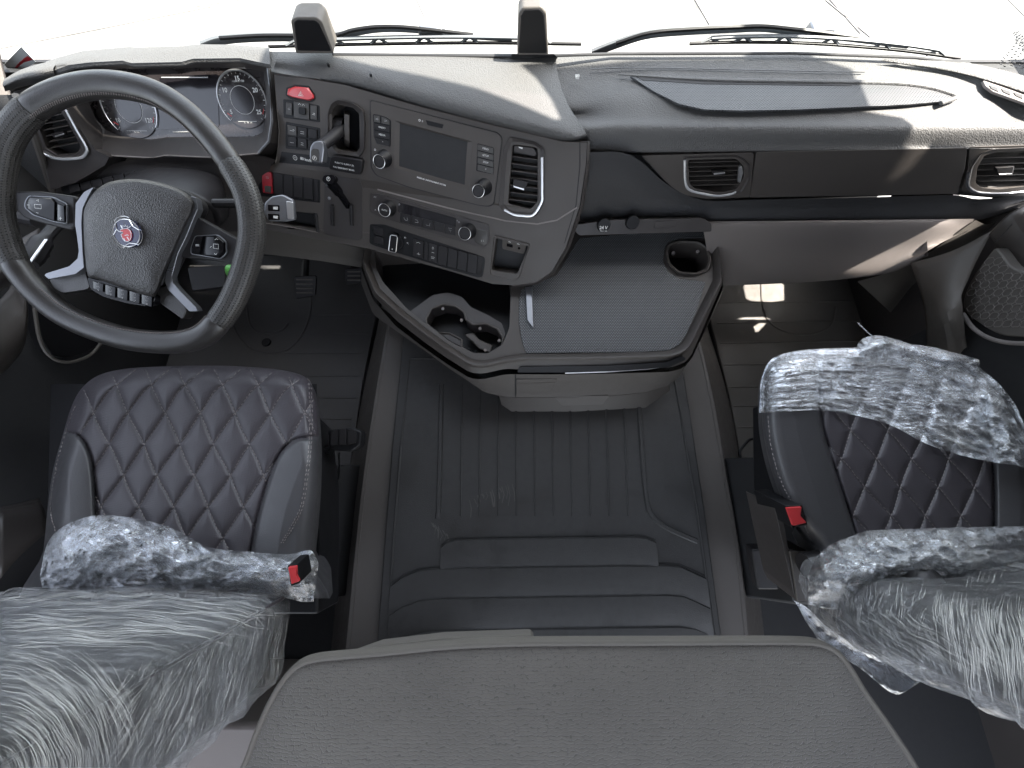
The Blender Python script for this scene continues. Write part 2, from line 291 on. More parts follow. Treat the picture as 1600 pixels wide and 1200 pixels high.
# ---------------------------------------------------------------- mesh builder
class B:
    def __init__(s): s.bm = bmesh.new(); s.uv = s.bm.loops.layers.uv.new('UVMap'); s.mi = 0
    def f(s, vs):
        try: q = s.bm.faces.new(vs); q.material_index = s.mi; q.smooth = True; return q
        except ValueError: return None
    def V(s, p): return s.bm.verts.new(p)
    def m(s, i): s.mi = i; return s
    def loop(s, a, b, closed=True):
        n = len(a)
        for i in range(n if closed else n-1): s.f([a[i], a[(i+1) % n], b[(i+1) % n], b[i]])
    def prism(s, front, back):
        a = [s.V(p) for p in front]; b = [s.V(p) for p in back]
        s.f(a); s.f(b[::-1]); s.loop(a, b); return s
    def slab(s, pl, px, h0, h1):
        fr = [pl.at(x, y, h1) for x, y in px]; return s.prism(fr, [p-pl.n*(h1-h0) for p in fr])
    def zslab(s, px, z0, z1):
        fr = [Z(x, y, z1) for x, y in px]; return s.prism(fr, [p-Vector((0, 0, z1-z0)) for p in fr])
    def taper(s, pl, px, h0, h1, k):
        """slab whose front is k px smaller than its foot: a cushioned key"""
        a = [s.V(pl.at(x, y, h1)) for x, y in inset(px, k)]; m_ = [s.V(pl.at(x, y, h0+(h1-h0)*.6)) for x, y in px]
        fr = [pl.at(x, y, h0+(h1-h0)*.6) for x, y in px]; b = [s.V(p-pl.n*(h1-h0)*.6) for p in fr]
        s.f(a); s.loop(a, m_); s.loop(m_, b); s.f(b[::-1]); return s
    def plate(s, pts, holes, vec, depth=None):
        """flat plate of 3D points with holes, walls running along vec"""
        polys = [pts]+holes; flat = [p for q in polys for p in q]
        vs = [s.V(p) for p in flat]
        for t in tessellate_polygon(polys): s.f([vs[i] for i in t])
        k = 0
        for q in polys:
            a = vs[k:k+len(q)]; b = [s.V(Vector(p)+vec) for p in q]; s.loop(a, b); k += len(q)
        return s
    def frame(s, pl, outer, inner, h0, h1, hin=None):
        """ring between two outlines"""
        if len(inner) != len(outer): outer, inner = arc_match(outer, inner)
        a = [s.V(pl.at(x, y, h1)) for x, y in outer]; b = [s.V(pl.at(x, y, h1 if hin is None else hin)) for x, y in inner]
        a0 = [s.V(v.co-pl.n*(h1-h0)) for v in a]; b0 = [s.V(v.co-pl.n*((h1 if hin is None else hin)-h0)) for v in b]
        s.loop(a0, a); s.loop(a, b); s.loop(b, b0); return s
    def sheet(s, rows, nu=4, nv=4, closed=False, smooth=True):
        rows = [[Vector(p) for p in r] for r in rows]
        if smooth:
            rows = [cr(r, nu, closed) for r in rows]
            cols = [cr([r[i] for r in rows], nv) for i in range(len(rows[0]))]
            rows = [[c[j] for c in cols] for j in range(len(cols[0]))]
        g = [[s.V(p) for p in r] for r in rows]
        for j in range(len(g)-1): s.loop(g[j], g[j+1], closed)
        return g
    def tube(s, path, rad, sides=10, closed=False, cap=True, flat=1.0, up=None, uvs=None):
        P = [Vector(p) for p in path]; n = len(P); rings = []; L = 0
        prev = None
        for i in range(n):
            if closed: t = (P[(i+1) % n]-P[i-1])
            else: t = (P[min(i+1, n-1)]-P[max(i-1, 0)])
            t = t.normalized() if t.length > 1e-9 else Vector((0, 0, 1))
            u = Vector(up) if up is not None else (prev if prev is not None else (Vector((0, 0, 1)) if abs(t.z) < .9 else Vector((1, 0, 0))))
            a = (u-t*u.dot(t)); a = a.normalized() if a.length > 1e-6 else t.orthogonal().normalized(); b = t.cross(a); prev = a
            r = rad[i] if isinstance(rad, (list, tuple)) else rad
            rings.append([s.V(P[i]+a*(r*flat*math.cos(2*math.pi*k/sides))+b*(r*math.sin(2*math.pi*k/sides))) for k in range(sides)])
        m = n if closed else n-1
        for i in range(m):
            j = (i+1) % n; dl = (P[j]-P[i]).length
            for k in range(sides):
                q = s.f([rings[i][k], rings[i][(k+1) % sides], rings[j][(k+1) % sides], rings[j][k]])
                if q and uvs:
                    su, sv = uvs
                    for lp, (a_, b_) in zip(q.loops, ((0, k), (0, k+1), (1, k+1), (1, k))): lp[s.uv].uv = ((L+a_*dl)*su, b_*sv/sides)
            L += dl
        if cap and not closed: s.f(rings[0][::-1]); s.f(rings[-1])
        return s
    def disc(s, pl, px, py, r, h0, h1, r2=None, n=28):
        c = pl.at(px, py, h1); a = []; b = []
        for k in range(n):
            w_ = pl.u*math.cos(2*math.pi*k/n)+pl.v*math.sin(2*math.pi*k/n)
            a.append(c+w_*r); b.append(c+w_*(r2 or r)-pl.n*(h1-h0))
        return s.prism(a, b)
    def ring(s, pl, px, py, r, w_, h, n=32, c=None):
        c = c if c is not None else pl.at(px, py, h); path = [c+(pl.u*math.cos(2*math.pi*k/n)+pl.v*math.sin(2*math.pi*k/n))*r for k in range(n)]
        return s.tube(path, w_, 6, closed=True)
    def stroke(s, pts, w_, n_, th=.0006, closed=False):
        """flat raised line through 3D points on a surface with normal n_"""
        P = [Vector(p) for p in pts]; n_ = Vector(n_).normalized(); a = []; N = len(P)
        for i in range(N):
            t = (P[(i+1) % N]-P[i-1]) if closed else (P[min(i+1, N-1)]-P[max(i-1, 0)])
            sd = t.cross(n_).normalized()*w_*.5
            a.append([s.V(P[i]-sd), s.V(P[i]-sd*.7+n_*th), s.V(P[i]+sd*.7+n_*th), s.V(P[i]+sd)])
        for i in range(N if closed else N-1):
            j = (i+1) % N
            for k in range(3): s.f([a[i][k], a[j][k], a[j][k+1], a[i][k+1]])
        return s
    def text(s, pl, txt, px, py, size, h=.0004, rot=0., bold=0, right=None):
        cu = bpy.data.curves.new('t', 'FONT'); cu.body = txt; cu.size = size; cu.align_x = 'CENTER'; cu.align_y = 'CENTER'; cu.resolution_u = 2; cu.offset = bold
        o = bpy.data.objects.new('t', cu); COL.objects.link(o)
        me = bpy.data.meshes.new_from_object(o); c = pl.at(px, py, h)
        u, v = pl.u, pl.v
        if right is not None: u = (pl.at(px+right[0], py+right[1], h)-c).normalized(); v = pl.n.cross(u)
        if rot: u, v = u*math.cos(rot)+v*math.sin(rot), v*math.cos(rot)-u*math.sin(rot)
        vs = [s.V(c+u*q.co.x+v*q.co.y+pl.n*q.co.z) for q in me.vertices]
        for p in me.polygons: s.f([vs[i] for i in p.vertices])
        bpy.data.objects.remove(o); bpy.data.curves.remove(cu); bpy.data.meshes.remove(me); return s
    def done(s, name, mats, parent=None, bevel=0, seg=2, sharp=35, solid=0, sub=0, recalc=True, wn=False):
        me = bpy.data.meshes.new(name)
        if recalc: bmesh.ops.recalc_face_normals(s.bm, faces=s.bm.faces)
        s.bm.to_mesh(me); s.bm.free()
        for m_ in (mats if isinstance(mats, (list, tuple)) else [mats]): me.materials.append(MAT[m_])
        me.set_sharp_from_angle(angle=R(sharp))
        o = bpy.data.objects.new(name, me); COL.objects.link(o)
        if solid: q = o.modifiers.new('solid', 'SOLIDIFY'); q.thickness = abs(solid); q.offset = -1 if solid > 0 else 1
        if sub: q = o.modifiers.new('sub', 'SUBSURF'); q.levels = q.render_levels = sub
        if bevel:
            q = o.modifiers.new('bevel', 'BEVEL'); q.width = bevel; q.segments = seg; q.limit_method = 'ANGLE'; q.angle_limit = R(32); q.harden_normals = False
        if parent is not None: adopt(o, parent)
        return o
def wpos(o):
    p = Vector((0, 0, 0))
    while o is not None: p += o.location; o = o.parent
    return p
def adopt(o, parent):
    o.parent = parent; o.location = -wpos(parent)
def thing(name, label, cat, loc=(0, 0, 0), group=None):
    o = bpy.data.objects.new(name, None); COL.objects.link(o); o.location = loc; o.empty_display_size = .05
    return tag(o, label, cat, group)
def tag(o, label=None, cat=None, group=None, kind=None):
    if label: o['label'] = label
    if cat: o['category'] = cat
    if group: o['group'] = group
    if kind: o['kind'] = kind
    return o
# ================================================================ SETTING
def toside(P, x): return P + SD*((x-P.x)/SD.x)
def toroof(P, z): return P + SD*((z-P.z)/SD.z)
b = B(); b.f([b.V(p) for p in ((-150, -80, -1.35), (150, -80, -1.35), (150, 220, -1.35), (-150, 220, -1.35))])
tag(b.done('ground', 'concrete'), kind='structure')
def gz(px, py): return Z(px, py, -1.346)
for pts, w_ in (([(640, -30), (672, 45)], .02), ([(1075, -20), (1110, 40)], .015), ([(1280, -20), (1345, 52)], .02), ([(1560, -20), (1605, 25)], .05), ([(1290, 0), (1362, 60)], .012),
                ([(300, 10), (560, -30)], .03), ([(0, 75), (330, 10)], .02)):
    b = B(); b.stroke([gz(*p) for p in pts], w_, (0, 0, 1), .004)
    tag(b.done('expansion_joint', 'trim_grey'), kind='structure')
# cab floor: raised tunnel between two footwells
b = B()
b.sheet([[(-1.35, 1.15, -.2), (-1.35, -1.0, -.2)], [(-.52, 1.15, -.2), (-.52, -1.0, -.2)]], smooth=False)
b.sheet([[(.72, 1.15, -.2), (.72, -1.0, -.2)], [(1.35, 1.15, -.2), (1.35, -1.0, -.2)]], smooth=False)
b.sheet([[(-1.35, 1.15, -.2), (1.35, 1.15, -.2)], [(-1.35, 1.02, .2), (1.35, 1.02, .2)], [(-1.35, 1.015, .465), (1.35, 1.015, .465)]], smooth=False)
b.prism([V3(-1.35, 1.15, -.21), V3(1.35, 1.15, -.21), V3(1.35, -1, -.21), V3(-1.35, -1, -.21)], [V3(-1.35, 1.15, -.25), V3(1.35, 1.15, -.25), V3(1.35, -1, -.25), V3(-1.35, -1, -.25)])
b.prism([V3(-.35, 1.14, -.19), V3(.45, 1.14, -.19), V3(.45, .5, -.19), V3(-.35, .5, -.19)], [V3(-.35, 1.14, .06), V3(.45, 1.14, .06), V3(.42, .5, .06), V3(-.32, .5, .06)])
tag(b.done('floor', 'black_matte'), kind='structure')
def tz(px, py): return Z(px, py, 0)
# tunnel cover, grey moulded sides sloping to the footwells
b = B()
Lf = [Z(602, 440, -.2), Z(592, 500, -.2), Z(566, 620, -.2), Z(545, 740, -.2), Z(532, 860, -.2), Z(518, 1010, -.2), Z(500, 1190, -.2)]
Lt = [Z(622, 440, 0), Z(612, 500, 0), Z(592, 620, 0), Z(575, 740, 0), Z(562, 860, 0), Z(548, 1010, 0), Z(530, 1190, 0)]
Rt = [Z(1062, 440, 0), Z(1085, 520, 0), Z(1108, 620, 0), Z(1128, 740, 0), Z(1148, 860, 0), Z(1164, 1010, 0), Z(1180, 1190, 0)]
Rf = [Z(1085, 440, -.2), Z(1108, 520, -.2), Z(1138, 620, -.2), Z(1160, 740, -.2), Z(1178, 860, -.2), Z(1196, 1010, -.2), Z(1212, 1190, -.2)]

mid = lambda a, c, t, dz=0: a.lerp(c, t)+V3(0, 0, dz)
b.sheet([Lf, [mid(a, c, .75, .01) for a, c in zip(Lf, Lt)], Lt, [mid(a, c, .08) for a, c in zip(Lt, Rt)], [mid(a, c, .92) for a, c in zip(Lt, Rt)], Rt, [mid(a, c, .25, .01) for a, c in zip(Rt, Rf)], Rf], nu=5, nv=4)
tag(b.done('tunnel_floor', 'trim_mid'), kind='structure')

# ---------------------------------------------------------------- cab shell (mostly out of the frame: it shapes the daylight)
HW = 1.30
def Dp(px, py, y): return Y(px, py, y)
# made-up wall opening: sun patches on the dashboard carried back along the sun
litA = [V3(*p) for p in ((.758, .956, .488), (.768, .845, .485), (.847, .826, .472), (.862, .793, .466), (.883, .775, .435), (.894, .760, .384), (.946, .757, .378), (.938, .772, .425), (.943, .784, .447), (.995, .783, .445), (1.049, .774, .427), (1.084, .762, .388), (1.141, .745, .343), (1.169, .738, .261), (1.114, .722, .262), (1.056, .700, .198), (.955, .667, .105), (1.036, .659, .112))]
sA = [toside(p, HW) for p in litA]+[V3(HW, y, z) for y, z in ((.69, .38), (.735, .30), (.775, .28), (.80, .44), (.86, .60), (1.25, .62), (1.25, 1.40), (1.10, 1.40))]
sC = [V3(HW, y, z) for y, z in ((.885, .435), (.835, .435), (.80, .36), (.80, .20), (.863, .18), (.906, .22), (.928, .401))]  # second made-up opening, lets a sun patch onto the passenger footwell
b = B()
ow = [V3(HW, -1.2, -.25), V3(HW, 1.02, -.25), V3(HW, 1.02, .59), V3(HW, 1.5, .59), V3(HW, 1.5, 1.6), V3(HW, -1.2, 1.6)]
b.plate(ow, [sA, sC], V3(.02, 0, 0))
t = b.done('cab_side_wall', 'panel_low', recalc=False); tag(t, 'dark grey cab side wall beyond the passenger seat with openings shaped for the sun patches', 'cab wall')
b = B(); b.plate([V3(-HW, -1.2, -.25), V3(-HW, 1.0, -.25), V3(-HW, 1.0, 1.6), V3(-HW, -1.2, 1.6)], [[V3(-HW, -.45, .62), V3(-HW, .85, .62), V3(-HW, .85, 1.35), V3(-HW, -.45, 1.35)]], V3(-.02, 0, 0))
t = b.done('cab_side_wall', 'panel_low', recalc=False); tag(t, 'dark grey cab side wall beyond the steering wheel', 'cab wall')
roof_shade_edge = [toroof(p, 1.45) for p in (Z(60, 60, .5), Z(447, 84, .5), Z(515, 100, .5), Z(582, 116, .5), Z(661, 134, .495), Z(740, 154, .49), Z(800, 174, .485), Z(861, 196, .48), Z(884, 192, .48), Z(866, 165, .48), Z(841, 140, .48), Z(818, 114, .49), Z(870, 106, .485), Z(1000, 98, .485), Z(1230, 96, .485))]  # unseen roof edge, shaped so its shadow ends where the pad turns sunlit
roof_shade_edge[0:1] = [V3(-1.2, .985, 1.45), V3(.115, .99, 1.45), V3(.125, 1.08, 1.45)]
b = B(); b.plate([V3(-HW, -.75, 1.45), V3(-HW, .9, 1.45)]+roof_shade_edge+[V3(HW, 1.16, 1.45), V3(HW, -.75, 1.45)], [], V3(0, 0, .03))
t = b.done('cab_roof', 'trim_grey', recalc=False); tag(t, 'unseen pale roof panel with its front edge shaped to shade the dashboard', 'roof')
b = B(); b.sheet([[(-HW, 1.02, .47), (0, 1.06, .47), (HW, 1.02, .47)], [(-HW, .95, 1.45), (0, .99, 1.45), (HW, .95, 1.45)]], nu=8, nv=4)
t = b.done('windscreen', 'glass'); tag(t, 'large clear windscreen above the dashboard with the wipers behind it', 'windscreen')

# ================================================================ DASHBOARD
dash = thing('dashboard', 'dark grey moulded truck dashboard spanning the cab under the windscreen', 'dashboard', (0, .9, 0))
b = B(); q = [V3(-1.28, 1.03, .462), V3(1.28, 1.03, .462), V3(1.28, .90, .462), V3(-.46, .90, .462), V3(-.46, .985, .462), V3(-1.28, .985, .462)]; b.prism(q, [p-V3(0, 0, .02) for p in q]); b.done('dash_light_stop', 'black_matte', dash)  # hidden plate added to keep sun from leaking in behind the pad
# left-centre pad over the control stack
zz = lambda L: [Z(*p) for p in L]
b = B()
rear = zz([(421, 80, .512), (520, 82, .514), (640, 83, .514), (740, 83, .512), (815, 84, .508), (868, 86, .500)])
r1 = zz([(423, 88, .514), (530, 98, .516), (650, 112, .514), (745, 128, .511), (826, 122, .505), (872, 118, .494)])
r2 = zz([(423, 96, .512), (535, 110, .513), (655, 140, .508), (755, 165, .502), (862, 190, .492), (886, 160, .490)])
r3 = [Z(424, 105, .506), Z(540, 125, .503), Z(660, 157, .497), Z(770, 186, .490), Z(880, 212, .480), Z(914, 205, .478)]
r4 = [Y(424, 112, .905), Z(540, 134, .490), Z(660, 166, .483), Z(770, 194, .475), Z(878, 219, .465), Z(919, 213, .465)]
b.sheet([rear, r1, r2, r3, r4, [p+V3(0, .010, -.014) for p in r4]], nu=6, nv=5)
b.done('dash_pad', 'pad', dash)
# passenger side: top, rolled front edge
zT = lambda px: .486
b = B()
cols = [850, 905, 960, 1040, 1130, 1230, 1330, 1430, 1530, 1620, 1720]
def row(pyf, yf=None, zf=None):
    out = []
    for c in cols:
        py = pyf(c) if callable(pyf) else pyf
        out.append(Z(c, py, zf(c) if callable(zf) else zf) if zf is not None else Y(c, py, yf))
    return out
edge = lambda c: 84+max(0, c-1380)**1.72/230.
g0 = row(lambda c: edge(c), zf=lambda c: .492)
g1 = row(lambda c: edge(c)+12, zf=lambda c: .490)
g2 = row(lambda c: 118+max(0, c-1400)*.10, zf=lambda c: .486+(0 if c > 960 else -.004))
g3 = row(lambda c: 150+max(0, c-1450)*.06+(14 if c < 930 else 0), zf=lambda c: .482-(.010 if c < 960 else 0))
g4 = row(lambda c: 182, zf=lambda c: .472-(.014 if c < 960 else 0))
g5 = row(lambda c: 200, yf=.797)
g6 = row(lambda c: 226, yf=.782)
g7 = row(lambda c: 237+(-4 if c > 1400 else (c-1100)*-.01), yf=.776)
b.sheet([g0, g1, g2, g3, g4, g5, g6, g7, [p+V3(0, .012, -.006) for p in g7]], nu=5, nv=5)
b.done('dash_top', 'pad', dash)
# sloping quarter trims at the right front corner, demister grille
b = B()
b.sheet([zz([(1380, 92, .500), (1500, 97, .502), (1560, 108, .505), (1625, 125, .51)]), zz([(1380, 96, .496), (1490, 110, .497), (1560, 128, .499), (1625, 150, .50)]), zz([(1400, 99, .491), (1490, 114, .492), (1560, 133, .494), (1625, 156, .495)])], nu=5, nv=4)
b.done('demister_trim', 'pad', dash)
dv = Pl((1.0, .9, .494), (0, 0, 1))
b = B(); b.slab(dv, [(1536, 126), (1545, 124), (1560, 127), (1640, 152), (1640, 176), (1600, 160), (1552, 143), (1540, 134)], -.004, .001)
v = b.done('demister_vent', 'trim_grey', dash, bevel=.001)
for k in range(5):
    x0 = 1546+k*19; b = B(); b.slab(dv, [(x0, 133+k*5.5), (x0+13, 137+k*5.5), (x0+14, 143+k*5.5), (x0+3, 138+k*5.5)], .001, .0022); b.done('slot', 'black_matte', v)
# recessed textured speaker tray with a raised rib behind it
sp = Pl((.4, .9, .4865), (0, -.05, 1))
b = B(); out = [(985, 119), (1100, 125), (1250, 128), (1400, 130), (1450, 136), (1486, 146), (1492, 151), (1476, 158), (1420, 163), (1340, 167), (1250, 171), (1160, 173), (1100, 171), (1060, 162), (1020, 142)]
b.slab(sp, out, -.003, .0012)
b.done('speaker_tray', 'grille', dash, bevel=.0006)
b = B(); b.slab(sp, [(992, 118), (1100, 124.5), (1330, 127), (1331, 134), (1100, 131), (1004, 125)], .001, .0018); b.done('tray_shade_strip', 'black_matte', dash)  # flat black strip painting the recess shade along the tray's top edge
b = B(); pth = cr([sp.at(x, y, .002) for x, y in [(965, 116), (1100, 124), (1250, 127), (1380, 129), (1440, 134), (1480, 144), (1494, 152), (1470, 161)]], 6)
b.tube(pth, [.002+.0035*min(1, i/8) for i in range(len(pth))], 8, flat=.6, up=(0, 0, 1)); b.done('tray_rib', 'pad', dash)
b = B(); fr = [(925, 108), (1000, 106), (1200, 110), (1350, 113)]
b.stroke(cr([Z(x, y, .4905) for x, y in fr], 5), .003, (0, 0, 1), .001); b.done('seam', 'pad_dark', dash)
b = B(); b.tube([Z(520, 85, .515), Z(830, 88, .512), Z(960, 84, .5), Z(1240, 83, .5), Z(1430, 90, .5), Z(1515, 100, .5)], .004, 8, flat=.6); b.done('windscreen_seal', 'black_matte', dash)

# ---- passenger fascia
FA = pl3(Y(1000, 240, .776), Y(1500, 240, .776), Y(1250, 306, .748))
FB = pl3(Y(1000, 308, .752), Y(1500, 308, .752), Y(1250, 345, .735))
b = B(); b.slab(FA, [(915, 238), (1000, 242), (1180, 236), (1600, 231), (1600, 308), (1560, 310), (1480, 303), (1180, 312), (1130, 312), (1050, 296), (915, 298)], -.06, -.036); b.done('fascia_backing', 'pad_dark', dash)
vL = rp([(1075, 250), (1148, 248), (1154, 251), (1162, 260), (1162, 277), (1152, 295), (1133, 300), (1118, 300), (1084, 294), (1077, 286)], 4)
vR = rp([(1538, 243), (1556, 238), (1630, 235), (1630, 288), (1560, 296), (1532, 293), (1524, 286), (1527, 262)], 4)
def holed(pl, px, holes, h, th): return ([pl.at(x, y, h) for x, y in px], [[pl.at(x, y, h) for x, y in q] for q in holes], -pl.n*th)
b = B(); b.plate(*holed(FA, rp([(1002, 243), (1178, 238), (1172, 308), (1105, 311), (1072, 305), (1048, 292)], 5), [vL], .002, .04)); b.done('fascia_panel', 'panel', dash, bevel=.0012, recalc=False)
b = B(); b.slab(FA, rp([(1182, 238), (1511, 231), (1508, 262), (1496, 303), (1172, 309)], 3), -.04, .004); b.done('glovebox_lid', 'panel', dash, bevel=.002, seg=3)
b = B(); b.plate(*holed(FA, rp([(1515, 230), (1640, 226), (1640, 305), (1540, 307), (1502, 298), (1513, 262)], 4), [vR], .003, .04)); b.done('fascia_panel', 'panel', dash, bevel=.0015, recalc=False)
# padded lower rail (its upper edge dips beneath the round vent)
b = B()
l0 = [Y(x, y, .7505) for x, y in [(915, 238), (985, 242), (1045, 290), (1100, 313), (1180, 312), (1300, 310), (1400, 307), (1490, 305), (1530, 311), (1600, 305), (1612, 303)]]
l1 = [Y(x, y, .7505) for x, y in [(912, 270), (985, 275), (1045, 312), (1100, 324), (1180, 325), (1300, 322), (1400, 319), (1490, 318), (1530, 319), (1600, 312), (1612, 310)]]
l2 = [Y(x, y, .738) for x, y in [(908, 330), (985, 335), (1045, 337), (1100, 341), (1180, 345), (1300, 343), (1400, 342), (1490, 341), (1530, 339), (1580, 323), (1604, 315)]]
l3 = [Y(x, y, .742) for x, y in [(906, 346), (985, 344), (1045, 342), (1100, 347), (1180, 350), (1300, 347), (1400, 345), (1490, 344), (1535, 342), (1588, 325), (1606, 317)]]
b.sheet([l0, l1, l2, l3, [p+V3(0, .05, -.002) for p in l3]], nu=4, nv=4); b.done('lower_rail', 'pad_dark', dash)
# soft lower knee panel
b = B()
k0 = [Y(x, 346-(x-1120)*.01, .728) for x in (1095, 1200, 1300, 1400, 1455, 1522)]
k1 = [Y(x, y, .718) for x, y in [(1098, 356), (1200, 354), (1300, 353), (1400, 353), (1460, 352), (1512, 358)]]
k2 = [Y(x, y, .695) for x, y in [(1105, 396), (1200, 396), (1300, 394), (1400, 388), (1440, 384), (1470, 380)]]
k3 = [Y(x, y, .664) for x, y in [(1110, 438), (1200, 436), (1300, 431), (1380, 421), (1415, 410), (1445, 396)]]
k4 = [Y(x, y, .662) for x, y in [(1110, 446), (1200, 443), (1300, 437), (1382, 427), (1420, 414), (1450, 399)]]
b.sheet([k0, k1, k2, k3, k4, [p+V3(0, .04, .01) for p in k4]], nu=4, nv=5); b.done('knee_panel', 'trim_grey', dash)
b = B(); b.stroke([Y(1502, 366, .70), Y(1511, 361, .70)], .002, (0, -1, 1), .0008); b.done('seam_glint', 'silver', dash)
# corner trim that turns down to the right door sill
b = B()
c0 = [Y(1524, 344, .726), Y(1490, 368, .708), Y(1450, 396, .70), Y(1405, 420, .70), Y(1340, 440, .69)]
c1 = [Y(1548, 350, .728), Y(1520, 388, .72), Y(1480, 428, .71), Y(1445, 470, .68), Y(1448, 540, .58)]
c2 = [Y(1592, 324, .75), Y(1556, 376, .745), Y(1518, 440, .73), Y(1490, 500, .68), Y(1495, 570, .55)]
b.sheet([c0, c1, c2], nu=5, nv=5); b.done('corner_trim', 'trim_dark', dash)

# ---- round-cornered air vents with slats
def air_vent(pl, outer, inner, slats, strip, tab, axis='h', parent=dash, trim='chrome'):
    b = B(); b.frame(pl, outer, inner, -.004, .005, -.004); v = b.done('air_vent', 'panel_low', parent, bevel=.0006)
    b = B(); b.slab(pl, inner, -.035, -.030); b.done('duct', 'black_matte', v)
    b = B(); a = [b.V(pl.at(x, y, -.004)) for x, y in inner]; c = [b.V(q.co-pl.n*.028) for q in a]; b.loop(a, c); b.done('duct_wall', 'black', v, recalc=False)
    for (p, q, th) in slats:
        b = B(); P, Q = pl.at(*p, -.006), pl.at(*q, -.006); up = pl.n*(-.016)+pl.v*(th*.6)
        dd = pl.v*.0009
        b.prism([P+dd, Q+dd, Q+dd+up, P+dd+up], [P-dd, Q-dd, Q-dd+up, P-dd+up]); b.done('slat', 'panel', v, bevel=.0004)
    if strip: b = B(); b.tube(cr([pl.at(x, y, .005) for x, y in strip], 4), .0030, 8, flat=.7, up=pl.n); b.done('chrome_strip', trim, v)
    if tab: b = B(); b.taper(pl, tab, -.006, .006, 1); b.m(1); b.slab(pl, [(tab[3][0]+1, tab[3][1]-3), (tab[2][0]-1, tab[2][1]-3), (tab[2][0]-1.5, tab[2][1]-.5), (tab[3][0]+1.5, tab[3][1]-.5)], .004, .0068); b.done('vent_tab', ['key', 'silver'], v, bevel=.0005)
    return v
# passenger vent near the console
o = rp([(1068, 246), (1150, 243), (1160, 247), (1172, 258), (1172, 278), (1160, 300), (1135, 307), (1118, 307), (1080, 300), (1070, 290)], 5)
i_ = rp([(1075, 250), (1148, 248), (1154, 251), (1162, 260), (1162, 277), (1152, 295), (1133, 300), (1118, 300), (1084, 294), (1077, 286)], 4)
sl_ = [((1077, 254+k*7.2), (1156, 252+k*7.2), .004) for k in range(6)]
air_vent(FA, o, i_, sl_, [(1070, 250), (1071, 284), (1078, 297), (1100, 303), (1120, 306), (1140, 304), (1150, 300)], [(1112, 267), (1132, 266), (1134, 272), (1114, 274)])
b = B(); b.slab(FA, rp([(1155, 262), (1159, 259), (1161, 270), (1157, 286), (1153, 284)], 1), -.004, .004); b.done('thumb_wheel', 'silver', dash, bevel=.001)
# passenger vent at the far right
o = rp([(1533, 240), (1552, 233), (1640, 229), (1640, 296), (1560, 304), (1525, 300), (1512, 292), (1518, 262)], 5)
i_ = rp([(1538, 243), (1556, 238), (1630, 235), (1630, 288), (1560, 296), (1532, 293), (1524, 286), (1527, 262)], 4)
sl_ = [((1527, 248+k*9), (1628, 245+k*9), .006) for k in range(6)]
air_vent(FA, o, i_, sl_, [(1513, 270), (1512, 291), (1526, 301), (1560, 303), (1600, 300), (1640, 294)], [(1556, 262), (1585, 260), (1582, 274), (1560, 275)], trim='satin')

# 24 V strip above the tray
SV = Pl(Y(1000, 353, .70), (0, -.75, .66))
b = B(); b.slab(SV, rp([(890, 352), (960, 343), (1100, 341), (1112, 350), (1112, 362), (905, 368)], 3), -.03, .001); sv = b.done('socket_panel', 'panel_low', dash, bevel=.001)
for cx, cy in ((944, 352), (989, 348)):
    b = B(); b.disc(SV, cx, cy, .0165, 0, .012, .0175); b.done('socket_cap', 'black', sv, bevel=.0015)
b = B(); b.text(SV, '24 V', 943, 356, .011, .0135, bold=.0003); b.text(SV, 'MAX 15A', 943, 361, .0045, .0135); b.done('marking', 'white', sv, recalc=False)
b = B(); b.slab(SV, rp([(1024, 346), (1058, 344), (1056, 354), (1022, 357)], 2), 0, .003); b.done('blank_cover', 'panel_low', sv, bevel=.0008)

# ================================================================ CONTROL STACK
S = pl3(Z(425, 108, .51), Z(918, 215, .475), Z(760, 440, .20))
sn = S.n
face = [(427, 112), (540, 134), (660, 167), (770, 195), (880, 221), (918, 222), (916, 255), (906, 322), (884, 388), (862, 425), (838, 441), (805, 446), (770, 443), (690, 420), (575, 388), (400, 356), (385, 330), (384, 268), (430, 255), (434, 235), (436, 205)]
hb = rp([(518, 170), (527, 163), (551, 168), (561, 178), (562, 232), (556, 238), (528, 233), (517, 218)], 3)      # parking brake well
hs = rp([(638, 200), (719, 222), (715, 277), (636, 256)], 1)                                                        # screen
hv = rp([(801, 226), (840, 231), (841, 314), (829, 327), (794, 318)], 4)                                            # vent
hu = rp([(775, 372), (826, 385), (808, 428), (768, 422)], 4)                                                        # pocket
hg = rp([(522, 319), (553, 322), (553, 352), (522, 349)], 3)
hr = rp([(418, 326), (492, 334), (497, 336), (497, 360), (425, 348)], 3)
at = lambda pts, h=0: [S.at(x, y, h) for x, y in pts]
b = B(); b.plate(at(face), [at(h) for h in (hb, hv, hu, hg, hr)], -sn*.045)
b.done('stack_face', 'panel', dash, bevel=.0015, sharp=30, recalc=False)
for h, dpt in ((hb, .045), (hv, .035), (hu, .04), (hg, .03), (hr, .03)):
    b = B(); b.slab(S, inset(h, -3), -dpt-.003, -dpt); b.done('recess_floor', 'black', dash)
